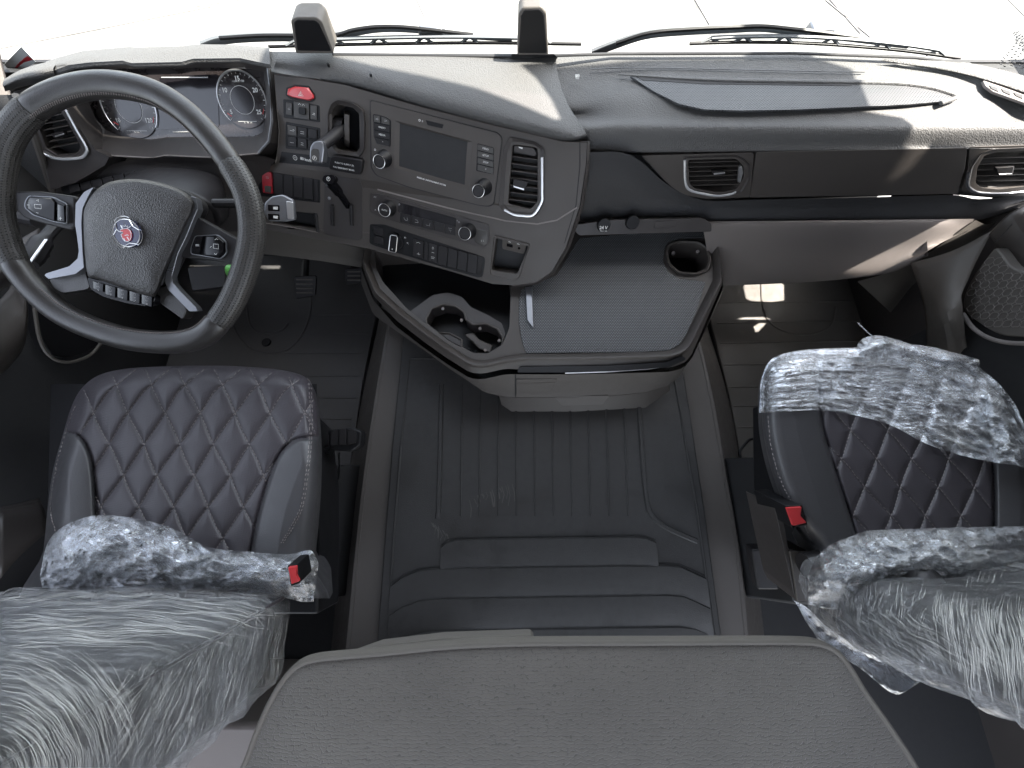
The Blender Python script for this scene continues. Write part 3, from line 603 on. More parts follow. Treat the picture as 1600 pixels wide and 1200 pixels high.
# right-hand cheek of the stack, curling away
b = B()
e0 = [S.at(x, y, 0) for x, y in [(880, 221), (918, 222), (917, 255), (907, 322), (885, 388), (863, 425), (838, 441), (800, 446)]]
e1 = [S.at(x, y, -.006) for x, y in [(880, 219), (921, 221), (921, 256), (911, 323), (889, 390), (866, 428), (840, 445), (800, 449)]]
e2 = [p-sn*.05+V3(.004, 0, 0) for p in e1]; e3 = [p-sn*.16+V3(.0, 0, -.02) for p in e1]
b.sheet([e0, e1, e2, e3], smooth=False); b.done('stack_cheek', 'panel_low', dash, sharp=60)
b = B(); b.stroke([S.at(x, y, .0002) for x, y in [(590, 296), (700, 325), (790, 345), (840, 350), (870, 344), (902, 324)]], .0035, sn, .0012); b.m(1); b.stroke([S.at(x, y, .0003) for x, y in [(906, 222), (906, 260), (900, 320), (882, 380)]], .0018, sn, .0004)
b.done('face_seam', ['trim_grey', 'black'], dash)

def key(px, parent, name='button', m='key', h0=0, h1=.003, k=.8, pl=S, marks=None, mm='grey_mark', sz=.004, bev=.0004, right=None):
    b = B(); b.taper(pl, px, h0, h1, k)
    if marks:
        b.m(1)
        cx = sum(p[0] for p in px)/len(px); cy = sum(p[1] for p in px)/len(px)
        for mk in marks:
            if isinstance(mk, str): b.text(pl, mk, cx, cy, sz, h1+.0002, right=right)
            else: b.stroke([pl.at(cx+x, cy+y, h1+.0001) for x, y in mk], .0007, pl.n, .0002)
        return b.done(name, [m, mm], parent, recalc=True)
    return b.done(name, m, parent, bevel=bev)
def frameplate(px, parent, name, m='black', h0=-.01, h1=.0008, r=2, pl=S, bev=.0006):
    b = B(); b.slab(pl, rp(px, r), h0, h1); return b.done(name, m, parent, bevel=bev)
RT = (4, 1)     # reading direction along the stack
# hazard warning switch
hz = frameplate([(447, 137), (461, 132), (483, 134), (492, 147), (493, 156), (485, 160), (454, 155), (446, 149)], dash, 'hazard_bezel')
key([(450, 139), (462, 135), (481, 137), (489, 148), (490, 154), (483, 157), (456, 152), (449, 148)], hz, 'hazard_button', 'red', 0, .006, 2.2, marks=[[(-4, 3), (0, -4), (4, 4), (-4, 3)], [(-2, 2), (0, -1.5), (2, 2.2), (-2, 2)]], mm='white')
# cruise speed cluster
cr_ = frameplate([(442, 155), (462, 157), (499, 165), (500, 191), (443, 184)], dash, 'switch_block')
key(rect(447, 160, 456, 179, .12), cr_, 'rocker', 'key_hi', 0, .003, .6, marks=[[(-2, 0), (2, 1)], [(0, -2), (0, 2)]])
kb = key(rect(459, 158, 483, 184, .14), cr_, 'rocker_plate', 'key_hi', 0, .0035, .8, marks=[[(-5, -9), (-3, -11), (-1, -8.5)], [(1, -8), (3, -10), (5, -7)]], mm='white')
b = B(); b.slab(S, rp(rect(466, 167, 477, 178, .14), 3), .0035, .008); b.done('rocker_knob', 'black', cr_, bevel=.001)
key(rect(485, 164, 495, 186, .14), cr_, 'rocker', 'key_hi', 0, .003, .6, marks=[[(-1, 1), (2, 2)], [(-2, 3), (2, 4)]], mm='white')
# six keys
sx = frameplate([(446, 190), (500, 200), (500, 216), (498, 236), (446, 232)], dash, 'switch_block')
for r_ in range(2):
    for c_ in range(3):
        x0 = 449+c_*16; y0 = 195+c_*2.6+r_*17.5
        mk = {(0, 0): [[(-3, 0), (3, 1)], [(1, -2), (4, 0)]], (0, 1): [[(-3, 2), (3, 3)], [(-3, -1), (3, 0)]], (1, 0): [[(-3, 1), (3, 2)]], (1, 1): [[(-2, -1), (2, 0)], [(-2, 2), (2, 3)]]}.get((r_, c_))
        key(rect(x0, y0, x0+14.5, y0+15.5, .15), sx, 'switch_button', 'key_hi' if (r_, c_) == (0, 0) else 'key', 0, .0035, 1, marks=mk, mm='white' if mk else 'grey_mark')
b = B(); b.ring(S, 461, 246.5, .0048, .0005, .0008); b.text(S, 'R', 461, 246.5, .006, .0008, right=RT); b.text(S, '80 km/h', 478, 249.5, .0085, .0008, right=RT, bold=.0002); b.done('speed_marking', 'white', dash, recalc=False)
b = B(); b.slab(S, [(440, 237), (520, 246), (520, 262), (436, 254)], -.01, .0004); b.done('marking_strip', 'black', dash)
# parking brake with silver tipped lever
pbz = rp([(512, 176), (517, 162), (527, 156), (551, 161), (566, 172), (569, 186), (568, 234), (561, 245), (527, 240), (512, 220)], 4)
b = B(); b.frame(S, pbz, [S_ for S_ in [(x*.82+.18*540, y*.86+.14*201) for x, y in pbz]], 0, .008, .0); pb = b.done('parking_brake', 'panel_low', dash, bevel=.001)
for x0, x1 in ((513, 519), (538, 546)):
    b = B(); b.prism([S.at(x0, 178, .004), S.at(x1, 180, .004), S.at(x1, 222, .004), S.at(x0, 218, .004)], [S.at(x0, 172, -.04), S.at(x1, 174, -.04), S.at(x1, 232, -.04), S.at(x0, 228, -.04)]); b.done('guide_rail', 'panel', pb, bevel=.0015)
b = B(); cyl = [S.at(520, 196, -.02), S.at(540, 200, -.02)]; b.tube(cyl, .020, 20); b.done('drum', 'key', pb)
p0, p1, p2 = S.at(536, 200, -.014), S.at(518, 216, .022), S.at(500, 229, .052)
b = B(); b.tube(cr([p0, p1, p2], 5), .0115, 12, flat=1.15, up=S.u); lv = b.done('lever_arm', 'key', pb)
LP = Pl(S.at(494, 241, .066), (CAM-S.at(494, 241, .05)).normalized()*.4+S.n, S.u)
b = B(); b.slab(LP, rp([(484, 229), (490, 221), (503, 220), (507, 232), (504, 256), (488, 255), (483, 246)], 4), -.024, .002); b.done('lever_tip', 'satin', pb, bevel=.003, seg=3)
b = B(); b.slab(LP, rp([(486, 236), (489, 232), (497, 233), (498, 253), (486, 252)], 3), .002, .005); b.m(1); b.ring(LP, 491.5, 247, .0042, .0004, .0056); b.text(LP, 'P', 491.5, 247, .0062, .0054, bold=.0002); b.done('lever_button', ['key_hi', 'white'], pb)
# legend block under it
lb = pl3(S.at(516, 244, .014), S.at(560, 252, .014), S.at(515, 262, .008))
b = B(); b.slab(lb, rp([(516, 246), (521, 243), (563, 250), (566, 254), (564, 273), (556, 273), (515, 265), (513, 260)], 3), -.018, 0); lg = b.done('legend_block', 'key', dash, bevel=.002)
b = B(); b.text(lb, 'PUSH TO SUPPLY (P)', 538, 256.5, .0052, .0004, right=(4, .75), bold=.00012); b.text(lb, 'PULL EMERGENCY BRAKE', 537, 263.5, .0046, .0004, right=(4, .75), bold=.00012); b.done('legend', 'white', lg, recalc=False)
# trailer brake lever and gate
tb = frameplate([(507, 271), (530, 276), (562, 280), (566, 290), (566, 372), (560, 376), (508, 366), (505, 360)], dash, 'brake_gate', 'panel_low', r=4)
b = B(); q = [S.at(544, 322, .0), S.at(536, 310, .016), S.at(524, 294, .036), S.at(514, 284, .052)]; b.tube(cr(q, 5), [.009]*8+[.0125]*8, 12, flat=.9, up=S.u); b.done('brake_lever', 'gloss', tb)
b = B(); LQ = Pl(S.at(513, 279, .06), S.n+V3(0, 0, .4), S.u); b.slab(LQ, rp([(503, 281), (506, 274), (520, 273), (525, 279), (520, 287), (507, 287)], 3), -.012, 0); b.m(1); b.ring(LQ, 513, 279.5, .0042, .0004, .0006); b.text(LQ, 'P', 513, 279.5, .006, .0005, bold=.0002); b.done('lever_knob', ['gloss', 'white'], tb)
for x0 in (519, 549):
    b = B(); b.tube([S.at(x0, 320, .004), S.at(x0+1, 352, .002)], .005, 8); b.done('gate_rail', 'key', tb)
b = B(); b.disc(S, 514, 310, .004, 0, .006); b.done('lock_pin', 'satin', tb, bevel=.001)
# red guarded switch and blank keys
rw = frameplate([(402, 265), (500, 281), (500, 317), (405, 306)], dash, 'switch_block', 'black')
key([(408.5, 267), (424, 269.5), (426, 303), (411, 301)], rw, 'guarded_switch', 'red_dark', 0, .006, .8, marks=[[(-2, -9), (3, -8.3)], [(-2, -7), (3, -6.3)]], mm='grey_mark')
b = B(); b.slab(S, rect(413.5, 290, 423, 300, .15), .006, .008); b.done('switch_window', 'key_hi', rw, bevel=.0005)
for k in range(4):
    x0 = 427.5+k*15.6; key(rect(x0, 270+k*2.4, x0+14.4, 303.5+k*2.4, .15), rw, 'blank_key', 'key', 0, .003, .8)
key(rect(491, 281, 497, 314, .15), rw, 'blank_key', 'key', 0, .002, .4)
b = B(); b.tube([S.at(x, y, .001) for x, y in [(405, 347), (450, 354), (497, 363)]], .0012, 6); b.done('recess_edge', 'trim_grey', dash)
b = B(); b.tube([S.at(494, 332, -.004), S.at(498, 362, -.004)], .007, 10); b.done('recess_post', 'key', dash)

# ---- infotainment unit
rd = rp([(579, 157), (777, 208), (784, 216), (771, 317), (764, 322), (747, 320), (640, 292), (589, 274), (581, 262)], 5)
b = B(); b.slab(S, inset(rd, -2), -.002, .0006); b.done('unit_gap', 'black_matte', dash)
so_ = [(617, 188), (738, 221), (733, 296), (616, 262)]; si = [(637, 200), (719, 222), (715, 277), (636, 256)]
b = B(); b.plate(at(rd, .0035), [at(so_, .0035)], -sn*.003)
iu = b.done('infotainment_unit', 'panel', dash, bevel=.0008, recalc=False)
b = B(); b.frame(S, so_, si, -.004, .0035, -.004); b.done('screen_bezel', 'panel', iu)
b = B(); b.slab(S, inset(si, -.5), -.006, -.0035); b.done('display_screen', 'screen', iu)
b = B(); b.slab(S, rp([(665, 187.5), (693, 194.5), (691, 200.5), (668, 195.5)], 1), .001, .0042); b.done('card_slot', 'black', iu, bevel=.0004)
b = B(); b.ring(S, 655.5, 188, .0018, .0005, .0038); b.text(S, 'II', 660, 189.5, .005, .0038, right=RT); b.done('marking', 'white', iu, recalc=False)
b = B(); b.text(S, 'PREMIUM | INFOTAINMENT SYSTEM', 674, 283.5, .0045, .0038, right=(4, 1.15), bold=.0001); b.done('legend', 'white', iu, recalc=False)
bl = rp([(583, 178), (593, 179.5), (605, 184), (611, 188.5), (610.5, 229), (594, 226), (584, 214)], 2)
b = B(); b.slab(S, bl, .001, .004); b.done('button_well', 'black', iu)
key([(584.5, 180), (593.5, 181), (594, 192), (584.5, 190.5)], iu, 'button', 'key_hi', .003, .0055, .5, marks=[[(-2, 0), (2, -1.5), (2, 1.5), (-2, 0)]])
key([(596, 182), (604, 185), (609, 189), (609, 195), (596, 192.5)], iu, 'button', 'key_hi', .003, .0055, .5, marks=[[(2, 0), (-2, -1.5), (-2, 1.5), (2, 0)]])
for k, tx in enumerate(('RADIO', 'MEDIA', '*')):
    y0 = 192.5+k*11.3; key([(584.5, y0), (609.5, y0+4.7), (609.3, y0+14.2), (584.6+(4 if k == 2 else 0), y0+9.5)], iu, 'button', 'key', .003, .0055, .6, marks=[tx], mm='white', sz=.0052, right=(4, .8))
br_ = rp([(746, 224), (772, 231), (771.5, 266), (768, 272), (744, 267)], 2)
b = B(); b.slab(S, br_, .001, .004); b.done('button_well', 'black', iu)
for k, tx in enumerate(('MENU', 'SETUP', 'STOP', '<')):
    y0 = 225+k*10.6; key([(746.5, y0), (771.5, y0+6.6), (771, y0+15.2), (746, y0+9)], iu, 'button', 'key_hi', .003, .0058, .6, marks=[tx], mm='white', sz=.0052, right=(4, 1))
def knob(parent, base, top, r0, r1, h, mark=None, m='black'):
    b = B(); c0 = S.at(*base, .0036); c1 = S.at(*top, h); ax = (c1-c0); a = []; c_ = []
    n = 32
    for k in range(n):
        w_ = S.u*math.cos(2*math.pi*k/n)+S.v*math.sin(2*math.pi*k/n); a.append(c1+w_*r1); c_.append(c0+w_*r0)
    b.prism(a, c_); b.m(1); b.ring(S, 0, 0, r1*.93, .0007, 0, c=c1+sn*.0003); b.m(2)
    b.prism([c1+sn*.0012+(S.u*math.cos(2*math.pi*k/n)+S.v*math.sin(2*math.pi*k/n))*r1*.74 for k in range(n)], [c1+(S.u*math.cos(2*math.pi*k/n)+S.v*math.sin(2*math.pi*k/n))*r1*.82 for k in range(n)])
    if mark: b.m(3); b.text(S, mark, *top, .0052, h+.0026, right=RT)
    b.done('control_knob', [m, 'silver', 'key', 'white'], parent)
knob(iu, (601, 247.5), (592.3, 252.5), .0185, .0150, .020)
knob(iu, (757, 292), (747.3, 298.6), .0185, .0150, .020)
b = B(); b.ring(S, 586, 234, .0018, .0004, .0038); b.done('marking', 'white', iu)

# ---- tall vent at the right of the stack
o = rp([(796, 214), (837, 223), (850, 232), (850, 318), (838, 339), (797, 338), (779, 324), (786, 234)], 5)
i_ = rp([(802, 226), (828, 227), (840, 232), (840, 314), (829, 328), (806, 324), (793, 317), (798, 240)], 5)
sl_ = [((797-k*.7, 244+k*11.2), (842, 250+k*11.2), .008) for k in range(7)]
vv = air_vent(S, o, i_, sl_, [(847, 246), (847, 300), (846, 316), (833, 336), (815, 337), (802, 335), (788, 328)], [(802, 279), (826, 284), (820, 298), (801, 293)], parent=dash)
b = B(); b.slab(S, rp([(803, 228), (833, 231), (838, 238), (836, 244), (804, 237)], 2), -.012, .0); b.m(1); b.slab(S, [(810, 229), (817, 230.5), (816, 233), (811, 231)], 0, .0006); b.done('vent_head', ['panel_low', 'white'], vv)

# ---- climate panel
cl = frameplate([(578, 302), (590, 302.5), (764, 351), (764, 380), (756, 387.5), (700, 372), (590, 338), (578, 331)], dash, 'climate_panel', 'panel_low', -.004, .0030, r=3)
b = B(); b.slab(S, rp([(622, 316), (713, 341), (712, 355), (622, 331)], 2), .002, .0036); b.done('climate_display', 'glass_dark', cl)
knob(cl, (608, 325), (600.5, 328.5), .0190, .0160, .020, 'AUTO')
knob(cl, (733, 361), (726, 365), .0190, .0165, .020)
xs = [625, 642.8, 660.2, 677.6, 694.6, 711.8]
mk_ = [[[(-3, -2), (-1, 2)], [(2, -2), (3, 2)], [(-1, 2), (3, 3)]], [[(-3, -3), (1, -2), (2, 2)], [(-3, 1), (2, 2)]], [[(-3, 1), (1, 2)], [(3, -2), (2, 3)]], None, [[(-3, -3), (3, -2)], [(-2, 0), (2, 1)], [(0, 3), (1, 3)]]]
for k in range(5):
    y0 = 332.4+(xs[k]-625)*.25; key(rect(xs[k]+.4, y0, xs[k+1]-.5, y0+14.5, .25), cl, 'climate_button', 'key', .002, .0045, .6, marks=mk_[k], mm='grey_mark')
b = B(); b.text(S, '*o', 716, 346.5, .009, .0036, right=RT); b.text(S, 'AC', 586, 308, .005, .0034, right=RT); b.text(S, 'A', 586.5, 328, .006, .0034, right=RT); b.text(S, 'P', 624, 320, .008, .004); b.done('marking', 'grey_mark', cl, recalc=False)
key([(741, 356), (762, 361), (761, 380), (754, 385), (741, 377)], cl, 'climate_button', 'key_hi', .002, .0042, 1, marks=[[(0, 3), (1, 6)], [(3, 3), (4, 6)]], mm='white')

# ---- lower switch row
sr = frameplate([(578, 350), (600, 351), (757, 402), (758, 408), (754, 432), (748, 434), (700, 420), (585, 384), (577, 380)], dash, 'switch_row', 'black', -.004, .0012, r=3)
key(rect(584, 353.5, 599.5, 366, .25), sr, 'switch', 'key', .001, .003, .6)
key(rect(584, 367.5, 599.5, 379, .25), sr, 'switch', 'key', .001, .0055, .6)
b = B(); b.disc(S, 618, 378, .0195, 0, .006); ls = b.done('light_switch', 'black', sr, bevel=.0012)
LS = pl3(S.at(612, 370, .018), S.at(620, 372, .018), S.at(610, 393, .018))
hp = rp([(610, 367), (621, 369), (618.5, 395), (607, 392.5)], 3)
b = B(); b.slab(S, hp, .005, .019); b.m(1); b.tube([S.at(x, y, .019) for x, y in hp], .0009, 6, closed=True); b.m(2); b.text(S, 'o', 613, 389, .007, .0195); b.done('switch_grip', ['black', 'silver', 'white'], sr)
b = B()
for x, y, s_ in ((633, 371, 'x:'), (637, 380, '+:')): b.text(S, s_, x, y, .008, .0016, right=RT)
b.done('marking', 'white', sr, recalc=False)
key(rect(646, 373, 662, 400, .25, -1), sr, 'switch', 'key', .001, .0045, .8, marks=[[(-3, -9), (0, -10), (3, -8)], [(-2, 8), (3, 9)], [(0, 6), (1, 10)]], mm='white')
key(rect(663.5, 378, 669, 406, .25, -1), sr, 'switch', 'key', .001, .003, .3)
key(rect(670, 379, 684, 408, .25, -1), sr, 'switch', 'key', .001, .0045, .8, marks=[[(-1, -9), (1, -9), (1, -6), (-1, -6), (-1, -9)], [(-2, -1), (2, 0)], [(-3, 6), (3, 7)], [(-3, 8), (2, 9)]], mm='white')
for k in range(4):
    x0 = 685+k*15.6; key(rect(x0, 383+k*4.1, x0+14.6, 413+k*4.0, .26, -2), sr, 'blank_switch', 'key', .001, .0055, .8)
key(rect(747.5, 400, 754, 427, .25, -2), sr, 'blank_switch', 'key', .001, .002, .3)

# ---- USB pocket
up = dash
o = rp([(772, 367), (829, 381), (811, 436), (803, 438), (766, 430), (765, 424)], 4)
i_ = [(x*.9+.1*797, y*.9+.1*402) for x, y in o]
b = B(); b.frame(S, o, i_, 0, .0025, -.002); us = b.done('storage_pocket', 'panel', dash, bevel=.0006)
UP = pl3(S.at(786, 370, -.004), S.at(822, 378, -.004), S.at(786, 390, -.016))
b = B(); b.slab(UP, rp([(785, 369.5), (823, 378.5), (819, 397), (785, 389)], 3), -.02, 0); b.m(1); b.slab(UP, rect(792, 380.5, 801, 385, .22), 0, .0008); b.disc(UP, 811, 388, .0032, 0, .0008); b.m(2)
b.text(UP, 'oE', 796.5, 377.5, .0062, .0004, right=RT, bold=.0002); b.text(UP, 'oC', 810, 381, .0055, .0004, right=RT, bold=.0002); b.done('usb_socket', ['panel', 'gloss', 'white'], us, recalc=True)
b = B(); b.tube([S.at(768, 427, -.012), S.at(808, 432, -.012)], .006, 8); b.done('pocket_lip', 'key', us)
# ================================================================ INSTRUMENT SIDE
HZ = .545
b = B()
h0 = zz([(60, 92, .50), (92, 88, .515), (130, 79, .53), (215, 72, .54), (292, 71, .54), (360, 70, .54), (419, 76, .53)])
h1 = zz([(70, 104, .515), (95, 98, .54), (135, 87, HZ), (205, 82, HZ), (215, 83, HZ), (290, 80, HZ), (305, 76, HZ), (370, 76, HZ), (421, 80, HZ)])
h0 = zz([(72, 96, .50), (92, 89, .515), (130, 79, .53), (203, 73, .54), (212, 74, .54), (285, 72, .54), (305, 69, .54), (370, 70, .54), (421, 74, .53)])
h2 = zz([(80, 112, .525), (108, 102, .545), (140, 98, HZ+.004), (192, 95, HZ+.004), (206, 99, HZ+.002), (284, 97, HZ+.002), (302, 92, HZ+.004), (375, 91, HZ+.004), (422, 101, HZ-.004)])
h3 = [p+V3(0, .004, -.010) for p in h2]
h4 = [p+V3(0, .055, -.012) for p in h2]
def linsheet(b, rows, n=4):
    """rows kept crisp along their length, smooth across"""
    cols = [cr([Vector(r[i]) for r in rows], n) for i in range(len(rows[0]))]
    g = [[b.V(c[j]) for c in cols] for j in range(len(cols[0]))]
    for j in range(len(g)-1): b.loop(g[j], g[j+1], False)
linsheet(b, [h0, h1, [p.lerp(q, .9) for p, q in zip(h1, h2)], h2, h3, h4])
b.done('instrument_hood', 'pad', dash, sharp=22)
# cluster glass
I = pl3(Y(130, 112, .955), Y(415, 112, .945), Y(260, 214, .86))
ic = rp([(118, 108), (300, 104), (418, 108), (421, 190), (414, 210), (400, 214), (262, 214), (235, 219), (190, 214), (150, 190), (122, 140)], 5)
b = B(); b.slab(I, ic, -.01, 0); ins = b.done('instrument_cluster', 'screen', dash)
b = B(); b.slab(I, rp([(250, 119), (340, 116), (342, 198), (240, 203)], 3), 0, .0012); b.done('centre_display', 'glass_dark', ins)
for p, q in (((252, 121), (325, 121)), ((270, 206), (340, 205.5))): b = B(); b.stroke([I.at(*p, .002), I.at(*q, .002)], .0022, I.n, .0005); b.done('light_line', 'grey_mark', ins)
def gauge(cx, cy, rpx, nums, word, low):
    c = I.at(cx, cy); r = (I.at(cx+rpx, cy)-c).length; P = lambda a, k, h=.002: c+(I.u*math.cos(a)+I.v*math.sin(a))*(r*k)+I.n*h
    b = B(); n = 40; b.prism([P(2*math.pi*k/n, 1.0, .003) for k in range(n)], [P(2*math.pi*k/n, 1.02, -.002) for k in range(n)]); g = b.done('gauge', 'screen', ins)
    b = B(); arc = [P(R(250-a), 1.03, .004) for a in range(25, 290, 8)]; b.tube(arc, [.0006+.0016*math.sin(math.pi*k/len(arc)) for k in range(len(arc))], 6); b.done('gauge_ring', 'silver', g)
    b = B(); n2 = 36; b.stroke([P(2*math.pi*k/n2, .50, .0032) for k in range(n2)], .0009, I.n, .0003, closed=True)
    for k in range(25):
        a = R(225-k*11.25); b.stroke([P(a, .90, .0032), P(a, .97 if k % 5 else .99, .0032)], .0006 if k % 5 else .0011, I.n, .0003)
    for k, t_ in enumerate(nums):
        a = R(215-k*250/(len(nums)-1)); q = P(a, .74, .0034)
        cu_px = project(q); b.text(I, t_, cu_px[0], cu_px[1], .0125, .0036, bold=.0002)
    q = project(P(R(90), .66)); b.text(I, word, q[0], q[1], .006, .0036)
    q = project(P(R(-90), .80)); b.stroke([P(R(-118), .86, .0034), P(R(-62), .86, .0034)], .0009, I.n, .0003); b.text(I, low, q[0], q[1]-.4, .005, .0036)
    b.done('gauge_marking', 'white', g, recalc=False)
    b = B(); b.stroke([P(R(222), .86, .0035), P(R(210), .92, .0035)], .0022, I.n, .0003); b.stroke([P(R(-20), .90, .0035), P(R(-34), .90, .0035)], .0014, I.n, .0003); b.done('red_mark', 'red', g)
    b = B(); b.prism([P(2*math.pi*k/n, .47, .0036) for k in range(n)], [P(2*math.pi*k/n, .47, .003) for k in range(n)]); b.done('gauge_display', 'glass_dark', g)
def project(p):
    d = Vector(p)-CAM; f = Vector((0, math.sin(TH), -math.cos(TH))); u = Vector((0, math.cos(TH), math.sin(TH)))
    w_ = d.dot(f); return (800+F*d.x/w_, 600-F*d.dot(u)/w_)
gauge(380, 157, 36, ['5', '10', '15', '20', '25'], 'r/min x 100', 'L   N   H')
gauge(203, 168, 40, ['10', '20', '40', '80', '120'], 'km/h', 'E  1/2  1')
# silver edged surround of the cluster
o = [(84, 116), (110, 106), (192, 99), (206, 103), (285, 100), (302, 96), (376, 95), (420, 106), (425, 190), (420, 222), (404, 240), (330, 246), (256, 243), (240, 247), (172, 243), (148, 232), (118, 190)]
i_ = [(112, 122), (128, 112), (192, 107), (206, 108), (285, 107), (302, 106), (376, 105), (412, 112), (414, 190), (411, 206), (398, 213), (330, 214), (262, 214), (236, 218), (190, 213), (165, 203), (132, 165)]
b = B()
vo = [I.at(x, y, .035 if y > 180 else .012) for x, y in o]; vi = [I.at(x, y, .001) for x, y in i_]
A0 = [b.V(p+I.n*.0-I.v*.0) for p in vo]; A1 = [b.V(p) for p in vi]; A2 = [b.V(p-I.n*.05) for p in vo]; b.loop(A0, A1); b.loop(A2, A0)
b.done('cluster_surround', 'panel_low', dash, bevel=.001, sharp=25)
b = B(); b.tube([I.at(x, y, .014+.02*(y > 180)) for x, y in [(419, 107), (424, 150), (425, 190), (420, 221), (404, 239)]], .0028, 8); b.m(1); b.tube([I.at(x, y, .035) for x, y in [(404, 240), (330, 246), (257, 243), (240, 247), (172, 243), (148, 232), (118, 190)]], .0018, 8); b.done('surround_edge', ['satin', 'trim_grey'], dash)

# left end: pad cap and vent module
b = B()
b.sheet([zz([(6, 124, .51), (30, 110, .52), (60, 100, .525), (98, 92, .525)]), zz([(4, 132, .52), (30, 119, .53), (60, 109, .534), (84, 105, .534)]), zz([(6, 137, .516), (30, 127, .524), (60, 121, .526), (85, 115, .526)]), [Y(8, 143, .885), Y(32, 136, .885), Y(60, 130, .885), Y(88, 122, .885)]], nu=4, nv=4)
b.done('end_pad', 'pad', dash)
E1 = pl3(Y(22, 140, .885), Y(88, 126, .885), Y(135, 262, .79))
vo_ = [(20, 142), (88, 124), (118, 190), (150, 234), (172, 245), (165, 258), (120, 285), (80, 295), (66, 240), (40, 180)]
oo = rp([(36, 152), (82, 138), (105, 170), (135, 228), (136, 240), (126, 248), (88, 250), (62, 236), (50, 200)], 4)
ii = rp([(58, 178), (90, 168), (104, 188), (126, 228), (122, 238), (90, 242), (72, 232), (62, 205)], 4)
b = B(); b.plate([E1.at(x, y) for x, y in vo_], [[E1.at(x, y) for x, y in ii]], -E1.n*.05); b.done('vent_housing', 'panel_low', dash, bevel=.002, recalc=False)
sl_ = [((60+k*4, 186+k*9), (97+k*5, 178+k*9), .008) for k in range(6)]
air_vent(E1, oo, ii, sl_, [(100, 166), (120, 204), (135, 230), (134, 240), (124, 247), (90, 248), (68, 240), (56, 222)], [(80, 209), (100, 205), (101, 211), (84, 215)], trim='chrome')

# lower fascia under the cluster, row of keys, column cowl
b = B()
m0 = [Y(x, y, .80) for x, y in [(78, 292), (120, 283), (170, 258), (240, 246), (330, 247), (400, 243), (432, 250)]]
m1 = [Y(x, y, .80) for x, y in [(84, 300), (125, 292), (180, 268), (240, 262), (330, 262), (392, 262), (420, 268)]]
m2 = [Y(x, y, .76) for x, y in [(92, 330), (130, 320), (190, 308), (240, 305), (330, 310), (386, 330), (398, 352)]]
m3 = [Y(x, y, .74) for x, y in [(110, 372), (150, 370), (200, 365), (250, 362), (330, 362), (388, 362), (400, 368)]]
b.sheet([m0, m1, m2, m3], nu=4, nv=4); b.done('lower_fascia', 'panel_low', dash)
# brownish knee bolster above the pedals
b = B()
q0 = [Y(x, y, .745) for x, y in [(90, 352), (200, 352), (300, 350), (400, 356), (500, 374), (575, 390)]]
q1 = [Y(x, y, .735) for x, y in [(90, 380), (200, 380), (300, 378), (400, 382), (500, 396), (576, 410)]]
q2 = [Y(x, y, .73) for x, y in [(90, 398), (200, 398), (300, 396), (400, 396), (500, 407), (575, 419)]]
b.sheet([q0, q1, q2, [p+V3(0, .08, 0) for p in q2]], nu=4, nv=4); b.done('knee_bolster', 'trim_dark', dash)
KP = pl3(Y(98, 296, .775), Y(212, 272, .775), Y(105, 308, .755))
b = B(); b.slab(KP, rp([(94, 292), (208, 267), (214, 280), (100, 305)], 2), -.01, 0); kr = b.done('switch_row', 'black', dash)
for k in range(6):
    x0 = 107+k*17.4; y0 = 290-k*3.9; key([(x0, y0), (x0+16, y0-3.6), (x0+19, y0+8), (x0+3, y0+12)], kr, 'blank_switch', 'key', 0, .004, .8, pl=KP)
# steering column with cowl, stalks and the green knob
col = thing('steering_column', 'black steering column cowl with stalks behind the steering wheel', 'steering column', Z(255, 330, .47))
b = B()
w0 = [Y(x, y, .775) for x, y in [(205, 270), (240, 262), (300, 264), (340, 276), (352, 300)]]
w1 = [Y(x, y, .70) for x, y in [(190, 285), (240, 278), (305, 280), (345, 300), (358, 335)]]
w2 = [Y(x, y, .62) for x, y in [(200, 320), (240, 300), (300, 305), (335, 325), (345, 352)]]
b.sheet([w0, w1, w2], nu=5, nv=5); b.done('column_cowl', 'key', col, solid=.01)
b = B(); pth = [Z(236, 330, .50), Z(240, 345, .42), Z(250, 360, .30), Z(262, 372, .12), Z(268, 380, -.1)]; b.tube(cr(pth, 4), [.055]*8+[.045]*9, 16); b.done('column_tube', 'panel_low', col)
RP = Pl(Z(437, 326, .46), (CAM-Z(437, 326, .46)).normalized()*.6+V3(0, -.5, .5))
b = B(); b.slab(RP, rp([(413, 317), (424, 307), (441, 304), (458, 313), (461, 344), (446, 347), (420, 346), (412, 333)], 4), -.018, 0); st = b.done('retarder_stalk', 'satin', col, bevel=.003, seg=3)
for y in (320, 334):
    b = B(); b.slab(RP, rp([(418.5, y), (436.5, y+1), (437, y+10), (419, y+9.5)], 1.5), 0, .0008); b.m(1); b.slab(RP, [(427, y+3), (434, y+3.4), (434, y+7.5), (427, y+7)], .0008, .0014); b.done('stalk_button', ['gloss', 'white'], st)
b = B(); b.slab(RP, rp([(447, 314), (458, 316), (459, 342), (449, 342)], 2), 0, .002); b.done('stalk_end', 'silver', st, bevel=.001)
b = B(); b.tube([Z(415, 325, .455), Z(385, 318, .45), Z(335, 318, .45)], .009, 10); b.done('stalk_stem', 'key', col)
b = B(); b.tube(cr([Z(88, 352, .46), Z(66, 378, .47), Z(46, 412, .48)], 4), [.010]*4+[.016]*4+[.013], 10); b.m(1); b.stroke([Z(72, 374, .488), Z(44, 414, .498)], .006, (0, -.2, 1), .001); b.done('wiper_stalk', ['key', 'chrome'], col)
b = B(); b.tube([Z(30, 340, .455), Z(58, 346, .455)], .012, 10); b.done('stalk_stem', 'key', col)
b = B(); b.tube([Z(358, 424, .405), Z(368, 424, .405)], [.014, .013], 14); b.done('green_knob', 'green', col, bevel=.002)
